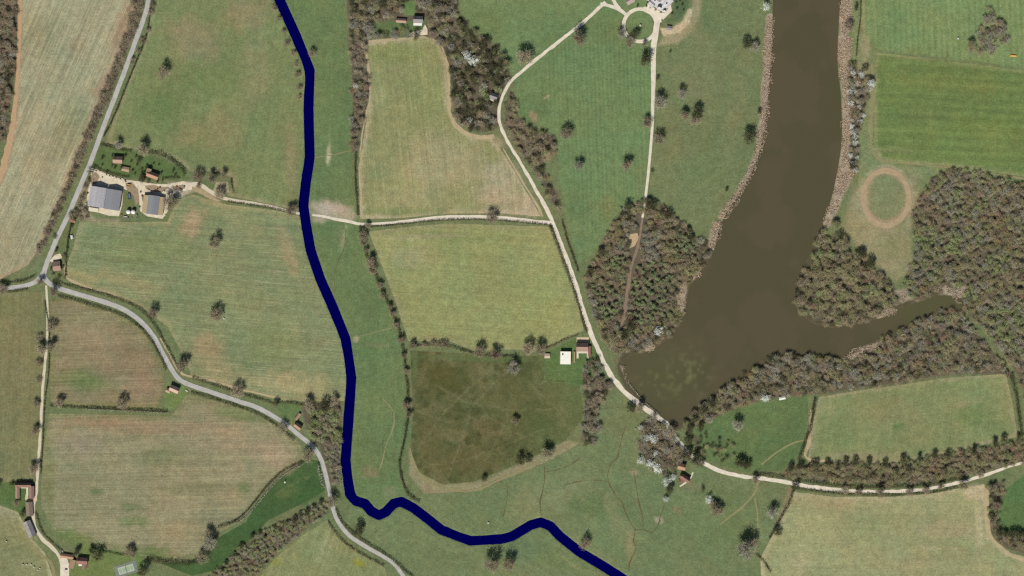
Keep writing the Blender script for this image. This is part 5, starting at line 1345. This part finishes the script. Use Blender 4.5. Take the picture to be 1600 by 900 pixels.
for pts_, lab_ in zip(REEDS, [
        'pinkish tan reed bed along the left lake shore',
        'small tan reed bed at the corner of the lakeside wood',
        'broad tan reed bed at the top of the right shore',
        'long tan reed bed below the white blossom on the right shore',
        'tan reed patch on the lower shore of the lakeside wood',
        'tiny tan reed patch on the shore of the lakeside wood',
        'pale reed patch at the lowest corner of the lakeside wood',
        'pale reed patch on the inlet side of the wooded point',
        'pale reed patch on the lower shore of the inlet',
        'pale dry reeds at the head of the inlet',
        'tan reeds where the point joins the right bank',
        'dry reeds by the dam at the lower left of the lake',
]):
    reeds(pts_, lab_)

# ------------------------------------------------------------ buildings
def rmat(name, srgb, along=True, rib=1.2, var=.2):
    """Roofing with ribs or courses: stripes in the roof's own axes plus weathering."""
    m, nt, b = new_mat(name)
    b.inputs['Roughness'].default_value = .75
    tc = nt.nodes.new('ShaderNodeTexCoord')
    sc = (rib, 60, 60) if along else (60, rib, 60)
    s1 = mapped_noise(nt, tc.outputs['Object'], 0, sc, 2)
    s2 = mapped_noise(nt, tc.outputs['Object'], 0, (2.5, 2.5, 2.5), 4)
    v = math_node(nt, 'MULTIPLY', math_node(nt, 'MULTIPLY_ADD', s1, var * 2.4, 1 - var * 1.2), math_node(nt, 'MULTIPLY_ADD', s2, var * 2, 1 - var))
    mul = node(nt, 'ShaderNodeVectorMath', operation='SCALE')
    mul.inputs[0].default_value = alb(*srgb)
    nt.links.new(v, mul.inputs['Scale'])
    nt.links.new(mul.outputs[0], b.inputs['Base Color'])
    return m


M_BRICK = plain_mat('brick_wall', (168, 124, 100), .2, .8)
M_RENDER = plain_mat('pale_render_wall', (206, 200, 186), .12, 2)
M_STONE = plain_mat('grey_stone_wall', (182, 176, 164), .18, 1.5)
M_CLAD = plain_mat('grey_cladding', (140, 142, 142), .15, 2)
M_TIMBER = plain_mat('dark_timber', (82, 66, 52), .25, 1)
M_GLASS = plain_mat('dark_window_glass', (52, 58, 64), .1, 2, .15, spec=.5)
M_DOOR = plain_mat('painted_door', (92, 84, 74), .1, 2)
M_WHITE = plain_mat('white_paint', (232, 230, 224), .06, 2)
T_PINK = rmat('weathered_pink_tiles', (164, 136, 118), False, .7)
T_RED = rmat('red_tiles', (136, 102, 90), False, .7)
T_ORANGE = rmat('orange_tiles', (166, 132, 106), False, .7)
T_TAN = rmat('tan_tiles', (164, 140, 112), False, .7)
T_BROWN = rmat('brown_tiles', (132, 104, 88), False, .7)
T_SLATE = rmat('grey_slates', (136, 132, 132), False, .7)
T_PURPLE = rmat('dull_purple_tiles', (152, 124, 112), False, .7)
T_SHEETL = rmat('streaked_sheeting', (168, 166, 170), True, 1.6, .3)
T_SHEETG = rmat('grey_sheeting', (132, 134, 138), True, 1.4, .14)
T_SHEETT = rmat('tan_sheeting', (172, 154, 122), True, 1.4, .16)
T_LEAD = rmat('pale_lead', (206, 204, 204), True, 2.0, .14)


def box_np(x0, x1, y0, y1, z0, z1):
    V = np.array([(x0, y0, z0), (x1, y0, z0), (x1, y1, z0), (x0, y1, z0), (x0, y0, z1), (x1, y0, z1), (x1, y1, z1), (x0, y1, z1)], float)
    return V, [(0, 3, 2, 1), (4, 5, 6, 7), (0, 1, 5, 4), (1, 2, 6, 5), (2, 3, 7, 6), (3, 0, 4, 7)]


def part(name, shapes, mat, parent, label=None):
    Vs, Fs, off = [], [], 0
    for V, Fc in shapes:
        Vs.append(V); Fs += [tuple(k + off for k in f) for f in Fc]; off += len(V)
    o = link(name, mesh_np(name, np.concatenate(Vs), Fs, mat), parent)
    if label:
        o['label'] = label
    return o


def prism(x0, x1, hw, z0, zr, hip=0.0):
    """Solid gable (or hipped) roof body: ridge along x."""
    V = np.array([(x0, -hw, z0), (x1, -hw, z0), (x1, hw, z0), (x0, hw, z0), (x0 + hip, 0, zr), (x1 - hip, 0, zr)], float)
    return V, [(0, 1, 5, 4), (2, 3, 4, 5), (1, 2, 5), (3, 0, 4), (0, 3, 2, 1)]


def root_at(name, x, y, ang, label, cat, group=None):
    return tag(link(name, None, None, W(x, y, .1), R(-ang)), label, cat, group)


def gable(e, w, d, h, rise, wall, roof, ox=0, oy=0, turn=0, hip=0.0, chim=(), wins=True, door=True, over=.5):
    """A walled block under a pitched roof, as parts of the building e (ridge along x, or along y with turn=90)."""
    ca, sa = math.cos(R(turn)), math.sin(R(turn))

    def place(sh):
        V, Fc = sh
        V = V.copy()
        x, y = V[:, 0] * ca - V[:, 1] * sa + ox, V[:, 0] * sa + V[:, 1] * ca + oy
        V[:, 0], V[:, 1] = x, y
        return V, Fc
    hw, hd = w / 2, d / 2
    part('wall', [place(box_np(-hw, hw, -hd, hd, -.1, h))] + ([] if hip else [place(prism(-hw, hw, hd - .02, h + .002, h + rise - .15))]), wall, e)
    rf = part('roof', [place(prism(-hw - over, hw + over, hd + over, h + .05, h + rise + .05, hip))], roof, e)
    for cx, cy in chim:
        zc = h + rise * (1 - abs(cy) / hd) - .3
        part('chimney', [place(box_np(cx - .55, cx + .55, cy - .45, cy + .45, zc, h + rise + 1.3))], M_BRICK, rf)
    if wins:
        n = max(1, int(w / 4.5))
        for k in range(n):
            cx = -hw + (k + .5) * w / n
            for sgn in (-1, 1):
                y0, y1 = sorted((sgn * (hd + .02), sgn * (hd + .08)))
                part('window', [place(box_np(cx - .6, cx + .6, y0, y1, h * .5 - .2, h * .5 + 1.1))], M_GLASS, e)
    if door:
        part('door', [place(box_np(hw * .3 - .5, hw * .3 + .5, -hd - .1, -hd - .03, -.1, 2.0))], M_DOOR, e)
    return rf


# the farm
e = root_at('barn', 152.6, 308, 9, 'large farm barn with pale streaked metal roof', 'barn')
gable(e, 31, 24.5, 6.5, 3.2, M_CLAD, T_SHEETL, turn=90, wins=False, door=False, over=.3)
part('door', [box_np(-4, 4, 15.52, 15.6, 0, 5)], M_TIMBER, e)
e = root_at('barn', 177.2, 312.2, 9, 'plain grey-roofed barn joined to the right of the streaked barn', 'barn')
gable(e, 31, 23.5, 6.5, 3.0, M_CLAD, T_SHEETG, turn=90, wins=False, door=False, over=.3)
part('door', [box_np(-4, 4, 15.52, 15.6, 0, 5)], M_TIMBER, e)
e = root_at('lean_to', 147, 327.5, 9, 'pale flat lean-to shed at the lower left of the streaked barn', 'shed')
part('wall', [box_np(-8, 7, -3.2, 2.6, -.1, 2.6)], M_CLAD, e)
part('roof', [box_np(-8.3, 7.3, -3.5, 2.6, 2.602, 2.8)], plain_mat('cream_sheeting', (216, 206, 180), .1, 3), e)
e = root_at('barn', 240, 320.5, 7, 'tan-sided barn with a grey middle span right of the silos', 'barn')
gable(e, 29, 17.5, 6.5, 3.6, M_CLAD, T_SHEETG, turn=90, wins=False, door=False, over=.3)
for sg in (-1, 1):
    x0, x1 = (9.1, 16.6)
    Vv = np.array([(sg * x0, -14, 6.1), (sg * x1, -14, 4.4), (sg * x1, 14, 4.4), (sg * x0, 14, 6.1), (sg * x0, -14, 5.8), (sg * x1, -14, 4.1), (sg * x1, 14, 4.1), (sg * x0, 14, 5.8)], float)
    part('aisle_roof', [(Vv, [(0, 1, 2, 3), (4, 7, 6, 5), (0, 4, 5, 1), (1, 5, 6, 2), (2, 6, 7, 3), (3, 7, 4, 0)])], T_SHEETT, e)
    xa, xb = sorted((sg * 9.0, sg * 16.2))
    part('wall', [box_np(xa, xb, -13.6, 13.6, -.1, 4.05)], M_TIMBER, e)

e = root_at('cottage', 184.5, 250, 3, 'pink-roofed farm cottage standing in the farm garden', 'house')
gable(e, 14, 10, 5, 4.4, M_BRICK, T_PINK, chim=[(-4, 0)])
e = root_at('shed', 196.5, 264.5, 10, 'small brown-roofed shed below the pink-roofed cottage', 'shed')
gable(e, 10.5, 6.5, 2.6, 1.4, M_TIMBER, T_TAN, wins=False)
e = root_at('farmhouse', 239, 274, 20, 'orange-roofed farmhouse behind the farmyard', 'house')
gable(e, 18, 8.5, 5, 4.2, M_BRICK, T_ORANGE, chim=[(5, 0)])
gable(e, 8, 6.5, 4.4, 3, M_BRICK, T_TAN, ox=-8, oy=3.6, turn=90, door=False)
for k, (x_, lab) in enumerate(((201, 'left one of the two white domed silos'), (208.6, 'right one of the two white domed silos'))):
    e = root_at('silo', x_, 331, 0, lab, 'silo', 'white silos between the two barns')
    a = np.linspace(0, 2 * math.pi, 20, endpoint=False)
    prof = [(3.4, -.1), (3.4, 4.2), (3.45, 4.3), (3.0, 5.3), (2.2, 6.0), (1.2, 6.5), (.3, 6.7)]
    V = np.array([(r * math.cos(t), r * math.sin(t), z) for r, z in prof for t in a])
    Fc = [(i * 20 + j, i * 20 + (j + 1) % 20, (i + 1) * 20 + (j + 1) % 20, (i + 1) * 20 + j) for i in range(6) for j in range(20)] + [tuple(120 + j for j in range(20))]
    nb_ = 2
    part('wall', [(V[:40], [f for f in Fc if max(f) < 40])], M_WHITE, e)
    Vd = V[20:].copy()
    part('dome', [(Vd, [tuple(q_ - 20 for q_ in f) for f in Fc if min(f) >= 40 or (min(f) >= 20 and max(f) < 60)])], M_WHITE, e)


def trailer(x, y, ang, col, l, w_, label, cat='trailer', name='trailer'):
    e = root_at(name, x, y, ang, label, cat)
    mm = plain_mat(name + '_paint_%d' % int(x), col, .12, 1)
    sh = [box_np(-l / 2, l / 2, -w_ / 2, w_ / 2, .9, 1.1), box_np(-l / 2, l / 2, -w_ / 2, -w_ / 2 + .12, 1.1, 2.3), box_np(-l / 2, l / 2, w_ / 2 - .12, w_ / 2, 1.1, 2.3), box_np(-l / 2, -l / 2 + .12, -w_ / 2 + .12, w_ / 2 - .12, 1.1, 2.3), box_np(l / 2 - .12, l / 2, -w_ / 2 + .12, w_ / 2 - .12, 1.1, 2.3), box_np(l / 2, l / 2 + 1.6, -.1, .1, .9, 1.05)]
    part('body', sh, mm, e)
    for sx in (-.25, .1):
        for sy in (-1, 1):
            v, f = tube_np([(sx * l, sy * w_ / 2 * .9 - .15, .48), (sx * l, sy * w_ / 2 * .9 + .15, .48)], [.5, .5], 12)
            part('wheel', [(v, [tuple(q_) for q_ in f] + [tuple(range(12)), tuple(range(12, 24))])], M_TIMBER, e)
    return e


trailer(202, 307, 80, (96, 106, 132), 9, 4, 'blue-grey farm trailer standing between the barns')
trailer(201.5, 289.5, 10, (190, 160, 104), 6, 3, 'tan farm trailer on the grass island of the yard')
trailer(196, 339, 0, (214, 212, 204), 5, 2.2, 'small white trailer below the silos')
trailer(214, 338, 80, (150, 150, 146), 5, 2.2, 'small grey trailer below the right silo')
trailer(224, 311, 85, (120, 112, 100), 8, 2.6, 'brown farm trailer parked along the tan barn')
trailer(282, 297, 30, (150, 142, 132), 6, 2.4, 'grey trailer at the right end of the farmyard')

e = root_at('bungalow', 89, 416, -8, 'small pink-roofed bungalow at the road junction', 'house')
gable(e, 11, 14, 3.4, 4, M_BRICK, T_PURPLE, chim=[(2, 0)])
e = root_at('shed', 114.5, 344.5, 15, 'red-brown shed in the upper end of the lane-side garden', 'shed')
gable(e, 7, 5.5, 2.6, 1.6, M_TIMBER, T_RED, wins=False)
e = root_at('greenhouse', 112.5, 370.5, 70, 'small white greenhouse in the lane-side garden', 'greenhouse')
gable(e, 5, 3, 1.8, .9, M_WHITE, plain_mat('greenhouse_glass', (206, 212, 208), .1, 1, .3, spec=.4), wins=False)

e = root_at('cottage', 273, 608, 24, 'pinkish stone-roofed cottage in the fork below the lane', 'house')
gable(e, 14, 9, 5, 4.2, M_BRICK, rmat('pale_pink_tiles', (188, 160, 142), False, .7), chim=[(-4, 0), (5, 0)])
gable(e, 6.5, 6, 3, 2.4, M_BRICK, T_PINK, ox=-8, oy=-6, door=False)
e = root_at('cottage', 466, 666, 38, 'orange-roofed cottage directly beside the curving lane', 'house')
gable(e, 11, 7, 4.6, 3.6, M_BRICK, T_ORANGE, chim=[(-3.5, 0)])
e = root_at('shed', 465.5, 651, -55, 'narrow pink-roofed shed behind the lane cottage', 'shed')
gable(e, 11, 3.4, 2.5, 1.2, M_TIMBER, T_PINK, wins=False)

# house in the top wood
e = root_at('house', 653.5, 31, 2, 'grey-roofed house with a white garden room at the top wood', 'house')
gable(e, 14, 10, 5, 4.4, M_RENDER, T_SLATE, chim=[(-5, 0)])
part('garden_room', [box_np(-7.2, 6.2, -9, -5.4, -.1, 2.8)], M_WHITE, e)
e = root_at('outbuilding', 627, 32.5, 4, 'long low pink-roofed outbuilding left of the grey-roofed house', 'outbuilding')
gable(e, 15, 6, 2.8, 2.6, M_BRICK, T_PINK, wins=False)
e = root_at('house', 771.5, 151, 20, 'small grey-roofed house among trees beside the bend of the drive', 'house')
gable(e, 11, 9, 4.6, 4, M_RENDER, T_SLATE, chim=[(3, 0)])
part('porch', [box_np(-4, 3, -7.4, -5.1, -.1, 2.4)], M_RENDER, e)

# pavilion and red-roofed house
e = root_at('pavilion', 883.5, 559, 1, 'square white flat-roofed pavilion on the lawn', 'pavilion')
part('wall', [box_np(-8, 8, -9.6, 9.6, -.1, 4.8)], M_RENDER, e)
part('roof', [box_np(-8.4, 8.4, -10, 10, 4.802, 5.1)], plain_mat('cream_membrane', (240, 236, 222), .14, 5), e)
part('skylight', [box_np(-5.4, -3.4, 4.2, 6.6, 5.1, 5.8)], M_GLASS, e)
part('parapet', [box_np(-8.4, 8.4, 9.4, 10, 5.1, 5.5), box_np(-8.4, -7.9, -10, 9.4, 5.1, 5.5), box_np(7.9, 8.4, -10, 9.4, 5.1, 5.5)], M_RENDER, e)
e = root_at('house', 909.5, 542, 1, 'red-brick house with pink roof and pale walks beside the drive', 'house')
gable(e, 17.5, 12, 5, 5.4, M_BRICK, T_PURPLE, chim=[(-6, 0)])
gable(e, 15, 4.2, 3, 1.4, M_BRICK, T_RED, ox=11.8, oy=-6.5, turn=90, door=False)
e = root_at('garden_wall', 897.5, 558, 0, 'brown brick garden wall between pavilion and red-roofed house', 'wall')
part('wall', [box_np(-1.0, 1.0, -8.5, 8.5, -.1, 2.2)], plain_mat('old_brick', (146, 104, 88), .2, 1), e)
part('coping', [box_np(-1.15, 1.15, -8.6, 8.6, 2.202, 2.35)], T_TAN, e)
e = root_at('shed', 855, 556, 0, 'small pale-roofed shed at the left edge of the pavilion lawn', 'shed')
gable(e, 7.5, 6.5, 2.4, 1.2, M_TIMBER, rmat('pale_felt', (190, 172, 150), False), wins=False)


def fence(pts, label):
    e = tag(link('fence', None, None, W(pts[0][0], pts[0][1], .05)), label, 'fence')
    x0, y0 = pts[0]
    sh, rl = [], []
    for (ax, ay), (bx, by) in zip(pts[:-1], pts[1:]):
        L = math.hypot(bx - ax, by - ay)
        n = max(1, int(L / 3))
        for k in range(n + 1):
            t = k / n
            px, py = ax + (bx - ax) * t - x0, -(ay + (by - ay) * t - y0)
            sh.append(box_np(px - .07, px + .07, py - .07, py + .07, -.2, 1.25))
        for z in (.5, 1.0):
            v, f = tube_np([(ax - x0, -(ay - y0), z), (bx - x0, -(by - y0), z)], [.06, .06], 4)
            rl.append((v, [tuple(q_) for q_ in f]))
    pm = plain_mat('fence_wood', (176, 164, 138), .2, 1)
    part('posts', sh, pm, e)
    part('rails', rl, pm, e)


fence([(850, 556), (851, 594), (870, 597), (902, 598), (903, 585)], 'pale wooden fence around the pavilion lawn')

# mill
e = root_at('mill_cottage', 1065, 729, 15, 'orange-roofed mill cottage under the trees at the lake foot', 'house')
gable(e, 11, 9, 4.8, 3.6, M_BRICK, T_ORANGE, chim=[(3, 0)])
e = root_at('mill', 1070, 747, 33, 'red-roofed mill building below the orange-roofed cottage', 'mill')
gable(e, 15, 7.5, 4.8, 3.6, M_BRICK, T_RED, chim=[(-5, 0)])
gable(e, 6, 5.5, 3, 2.2, M_BRICK, T_RED, ox=-3, oy=-6.2, turn=90, door=False)
tag(ribbon('path', [(1083, 738), (1078, 748), (1070, 755), (1062, 760)], 2.4, M_GRAVEL, .22, wob=.2), 'pale garden path below the mill', kind='structure')
e = root_at('boathouse', 1222, 622, -10, 'small white-roofed hut at the upper edge of the small pasture', 'hut')
gable(e, 9, 4, 2.4, 1.2, M_WHITE, plain_mat('white_sheeting', (216, 216, 210), .06, 2), wins=False)

# courtyard farmhouse and lower left houses
e = root_at('courtyard_farmhouse', 37, 766, 0, 'brown-roofed farmhouse around a small courtyard by the white track', 'house')
gable(e, 24, 7, 4.4, 4.2, M_BRICK, T_BROWN, oy=8.5, chim=[(-6, 0), (7, 0)])
gable(e, 17, 6, 3.6, 3, M_BRICK, T_PINK, ox=-9, oy=-3.8, turn=90, door=False)
gable(e, 18, 7.5, 4, 3.4, M_BRICK, T_PURPLE, ox=13, oy=-3, turn=90, door=False)
e = root_at('outbuilding', 46.5, 795, -4, 'grey-brown outbuilding below the courtyard farmhouse', 'outbuilding')
gable(e, 21, 10, 3.6, 3.4, M_BRICK, rmat('mossy_tiles', (136, 122, 106), False), turn=90, wins=False)
e = root_at('long_barn', 47, 826, 68, 'long grey slate-roofed barn between pasture and white track', 'barn')
gable(e, 25, 11, 4.2, 3.8, M_STONE, rmat('patchy_slates', (146, 142, 142), True, 4, .3), wins=False)
e = root_at('house', 129, 876, 4, 'red-roofed house right of the white gravel forecourt at lower left', 'house')
gable(e, 16, 10, 5, 4.2, M_BRICK, T_RED, chim=[(-5, 0)])
gable(e, 10, 6, 3.6, 2.8, M_BRICK, T_PURPLE, ox=4, oy=-7, turn=90, door=False)
part('garden_room', [box_np(-5.4, -.4, -8.2, -5.4, -.1, 2.8)], M_WHITE, e)
e = root_at('stable_range', 105, 869, 9, 'orange-roofed stable range along the top of the forecourt', 'stable')
gable(e, 20, 6, 3, 2.4, M_BRICK, T_ORANGE, wins=False)
e = root_at('garage', 113, 881, -70, 'tan-roofed garage between the forecourt and the red-roofed house', 'garage')
gable(e, 13, 7, 2.8, 2.4, M_BRICK, T_TAN, wins=False)


def car(x, y, ang, col, label):
    e = root_at('parked_car', x, y, ang, label, 'car')
    e.location.z = .24
    cm = plain_mat('car_paint_%d' % int(x * 10), col, .04, 3, .3, spec=.5)
    prof = [(-2.1, .35), (2.1, .35), (2.15, .75), (1.3, .95), (.7, 1.42), (-1.0, 1.45), (-1.9, 1.0), (-2.15, .8)]
    V = np.array([(px, sy * (.85 if pz < 1.2 else .7), pz) for sy in (-1, 1) for px, pz in prof])
    n = len(prof)
    Fc = [tuple(range(n))[::-1], tuple(range(n, 2 * n))] + [(j, (j + 1) % n, n + (j + 1) % n, n + j) for j in range(n)]
    part('body', [(V, Fc)], cm, e)
    part('windscreen', [(np.array([(1.27, -.7, 1.0), (1.27, .7, 1.0), (.76, .62, 1.40), (.76, -.62, 1.40)]) + np.array([.03, 0, .03]), [(0, 1, 2, 3)])], M_GLASS, e)
    for sx in (-1.3, 1.3):
        for sy in (-1, 1):
            v, f = tube_np([(sx, sy * .78 - .1, .32), (sx, sy * .78 + .1, .32)], [.32, .32], 10)
            part('wheel', [(v, [tuple(q_) for q_ in f] + [tuple(range(10)), tuple(range(10, 20))])], M_TIMBER, e)


car(103.5, 889.5, 0, (70, 74, 80), 'dark car on the white gravel forecourt')
car(98, 862, 50, (214, 216, 220), 'white car at the head of the gravel forecourt')
car(291.5, 610.5, 40, (222, 222, 222), 'white car beside the cottage in the lane fork')
car(136, 882, 80, (190, 40, 44), 'red car right of the red-roofed house')
car(232, 297, 20, (196, 196, 200), 'silver car in the middle of the farmyard')
car(196, 283, 60, (120, 60, 52), 'dull red car on the upper side of the farmyard')

# tennis court
e = root_at('tennis_court', 197, 889.5, -17, 'green tennis court in a grey surround at the bottom edge', 'tennis court')
part('surround', [box_np(-18, 18, -9, 9.5, -.3, .12)], plain_mat('grey_tarmac', (122, 128, 118), .12, 3), e)
part('playing_surface', [box_np(-12.5, 12.5, -5.6, 5.6, .12, .16)], plain_mat('green_court', (152, 168, 140), .08, 3), e)
ln = [box_np(-12, 12, s_ - .12, s_ + .12, .16, .18) for s_ in (-5.3, -3.9, 3.9, 5.3)] + [box_np(s_ - .12, s_ + .12, -5.18 if abs(s_) > 8 else -3.78, 5.18 if abs(s_) > 8 else 3.78, .161, .182) for s_ in (-11.8, -6.4, 6.4, 11.8)]
part('court_lines', ln, M_WHITE, e)
part('net', [box_np(-.04, .04, -6.2, 6.2, .16, 1.05)], M_CLAD, e)

# round bales and small pale things in the grass
def bale(x, y, label, r=1.5, col=(226, 220, 200), group=None):
    v, f = tube_np([(-.9, 0, r * .95), (-.8, 0, r * .95), (.8, 0, r * .95), (.9, 0, r * .95)], [r * .86, r, r, r * .86], 14)
    me = mesh_np('bale', v, [tuple(q_) for q_ in f] + [tuple(range(14))[::-1], tuple(range(42, 56))], plain_mat('bale_wrap_%d' % int(x), col, .08, 1))
    tag(link('bale', me, None, W(x, y, .05), rs.uniform(0, 3)), label, 'bale', group)


bale(445.5, 753, 'pale round bale lying in the deep green meadow', 1.8)
bale(1497, 60, 'white round bale in the field left of the triangular copse', 1.3, (225, 228, 222))
bale(350, 497.5, 'tiny white bale beside the grey field tree', 1.0)
for x_, y_ in ((36, 882), (42, 882), (49, 882), (53, 886), (60, 891), (62, 888), (10, 846)):
    bale(x_, y_, 'pale bale in the rough pasture of the bottom left corner', 1.1, (206, 198, 170), 'pale bales in the corner pasture')
bale(763, 817, 'pale bale near the river in the lower meadow', 1.2)
bale(993, 670, 'yellowish bale at the left of the mill wood', 1.1, (190, 170, 100))

for x_, y_ in ((166, 274), (171, 276), (176, 276.5), (181, 279), (188, 281), (191, 279), (150, 268), (256, 299), (262, 295)):
    bale(x_, y_, 'small pale wrapped bale on the edge of the farmyard', 1.1, (214, 210, 198), 'wrapped bales around the farmyard')
def pallets(x, y, ang, n, col):
    e = root_at('pallet_stack', x, y, ang, 'low stack of pallets lying about the farmyard', 'pallet stack', 'pallet stacks in the farmyard')
    sh = []
    for k in range(n):
        z = k * .3
        sh += [box_np(-1.1, 1.1, -1.0 + j * .52, -.64 + j * .52, z + .2, z + .26) for j in range(4)] + [box_np(-1.1 + j * .98, -.86 + j * .98, -1.0, .92, z, z + .198) for j in range(3)]
    part('boards', sh, plain_mat('pallet_wood_%d' % int(x * 7 + y), col, .25, 1), e)


for k, (x_, y_) in enumerate(((146, 281), (149, 275), (220, 300), (222, 306), (218, 324), (264, 304), (268, 300), (272, 306), (276, 292), (288, 292), (160, 277), (134, 318), (137, 302), (190, 336), (200, 341), (206, 340), (258, 336), (250, 293), (246, 296), (236, 300))):
    pallets(x_, y_, rs.uniform(0, 90), 3 + k % 5, [(150, 128, 100), (196, 188, 172), (96, 84, 72), (170, 110, 84), (120, 120, 122)][k % 5])
# fallen orange stack beside the copse
e = root_at('log_stack', 1583, 87, 3, 'bright orange stack of cut logs beside the triangular copse', 'log stack')
for k, (yy, zz) in enumerate(((-.9, .5), (0, .5), (.9, .5), (-.45, 1.25), (.45, 1.25))):
    v, f = tube_np([(-6 + .6 * k, yy, zz), (6 - .5 * k, yy + .1, zz)], [.46, .42], 8)
    part('log', [(v, [tuple(q_) for q_ in f] + [tuple(range(8))[::-1], tuple(range(8, 16))])], plain_mat('cut_orange_wood_%d' % k, (232, 176, 96) if k != 1 else (190, 120, 60), .15, 1), e)

# stone ornament on the round lawn
a = np.linspace(0, 2 * math.pi, 12, endpoint=False)
e = root_at('stone_urn', 1000.5, 40, 0, 'pale stone urn in the middle of the round castle lawn', 'urn')
prof = [(1.5, -.1), (1.5, .5), (.7, .6), (.45, 1.4), (1.3, 2.1), (1.45, 2.5), (.2, 2.45)]
V = np.array([(r * math.cos(t), r * math.sin(t), z) for r, z in prof for t in a])
def rings(V, i0, i1):
    return V[i0 * 12:(i1 + 1) * 12], [(i * 12 + j, i * 12 + (j + 1) % 12, (i + 1) * 12 + (j + 1) % 12, (i + 1) * 12 + j) for i in range(i1 - i0) for j in range(12)]
part('plinth', [rings(V, 0, 2)], M_RENDER, e)
part('bowl', [rings(V, 2, 6)], M_RENDER, e)

# ------------------------------------------------------------ castle
e = root_at('castle', 1026, -4, 40, 'pale castle with battlements and lead roofs at the top edge', 'castle')
M_CREN = plain_mat('pale_castle_stone', (222, 216, 206), .1, 2)


def crenels(x0, x1, y0, y1, z):
    sh = []
    for (ax, ay, bx, by) in ((x0, y0, x1, y0), (x1, y0, x1, y1), (x1, y1, x0, y1), (x0, y1, x0, y0)):
        L = math.hypot(bx - ax, by - ay); n = int(L / 2.4)
        for k in range(n):
            t = (k + .5) / n
            cx, cy = ax + (bx - ax) * t, ay + (by - ay) * t
            sh.append(box_np(cx - .6, cx + .6, cy - .6, cy + .6, z, z + 1.1))
    return sh


def keep(x0, x1, y0, y1, h, roofm=T_LEAD):
    part('wall', [box_np(x0, x1, y0, y1, -.1, h)], M_CREN, e)
    part('roof', [box_np(x0 + .8, x1 - .8, y0 + .8, y1 - .8, h + .002, h + .25)], roofm, e)
    part('battlement', crenels(x0, x1, y0, y1, h + .003), M_CREN, e)


keep(-15, 15, -13, 10, 9)
keep(-25, -15.02, -9, 12, 7, T_SLATE)
keep(15.02, 24, -11, 12, 8)
keep(-4, 6, -18, -13.02, 11)
for cx, cy, r, h in ((-15, -13, 2.6, 12), (15, -13, 3.0, 14), (24, -11, 2.4, 11), (-25, -9, 2.2, 9)):
    t = np.linspace(0, 2 * math.pi, 16, endpoint=False)
    V = np.array([(cx + q_ * math.cos(u), cy + q_ * math.sin(u), z) for q_, z in ((r, -.1), (r, h), (r * 1.15, h + .2), (r * 1.15, h + 1.4), (r * .8, h + 1.4), (r * .8, h + .5)) for u in t])
    Fc = [(i * 16 + j, i * 16 + (j + 1) % 16, (i + 1) * 16 + (j + 1) % 16, (i + 1) * 16 + j) for i in range(5) for j in range(16)] + [tuple(80 + j for j in range(16))]
    part('tower', [(V, Fc)], M_CREN, e)
for cx, cy in ((-6, 2), (8, -4), (-20, 2), (2, -8), (19, 0), (-10, -7)):
    part('chimney', [box_np(cx - .8, cx + .8, cy - .8, cy + .8, 7.2, 12)], M_CREN, e)
for k, (cx, cy, sx, sy) in enumerate(((-4, -3, 4, 3), (6, 3, 3, 4), (-20, -4, 3, 3))):
    part('roof_lantern', [prism(cx - sx, cx + sx, sy, 9.26 if k < 2 else 7.26, 12 if k < 2 else 10)], T_SLATE, e)
for k in range(9):
    cx = -13 + k * 3.2
    if -4.7 < cx < 6.7: continue
    part('window', [box_np(cx - .5, cx + .5, -13.08, -13.01, 3, 5)], M_GLASS, e)
part('door', [box_np(.1, 2.1, -18.09, -18.01, -.1, 2.8)], M_TIMBER, e)
e = root_at('lodge', 984, 1, -30, 'small grey-roofed lodge left of the castle', 'lodge')
gable(e, 12, 10, 4.5, 3.6, M_RENDER, rmat('pinkish_slates', (168, 148, 142), False), chim=[(3, 0)])
e = root_at('hut', 1045.5, 44, 8, 'grey-roofed hut beside the sandy bank below the castle', 'hut')
gable(e, 7, 6, 2.4, 1.4, M_STONE, T_SLATE, wins=False)
for p in [(1010, 10), (1016, 12), (1012, 4), (1024, 16), (996, 10), (1056, 4), (1062, 2), (1066, 8), (1068, 16), (1058, 14), (1050, 22), (1032, 38)]:
    cr, tr, _ = PROTO['bush'][int(rs.randint(5))]
    b_ = link('bush', None, None, W(p[0], p[1], .02), rs.uniform(0, 6), rs.uniform(1.6, 2.6))
    tag(b_, 'small dark garden bush around the castle', 'shrub', 'garden bushes around the castle')
    link('crown', cr, b_); link('trunk', tr, b_)
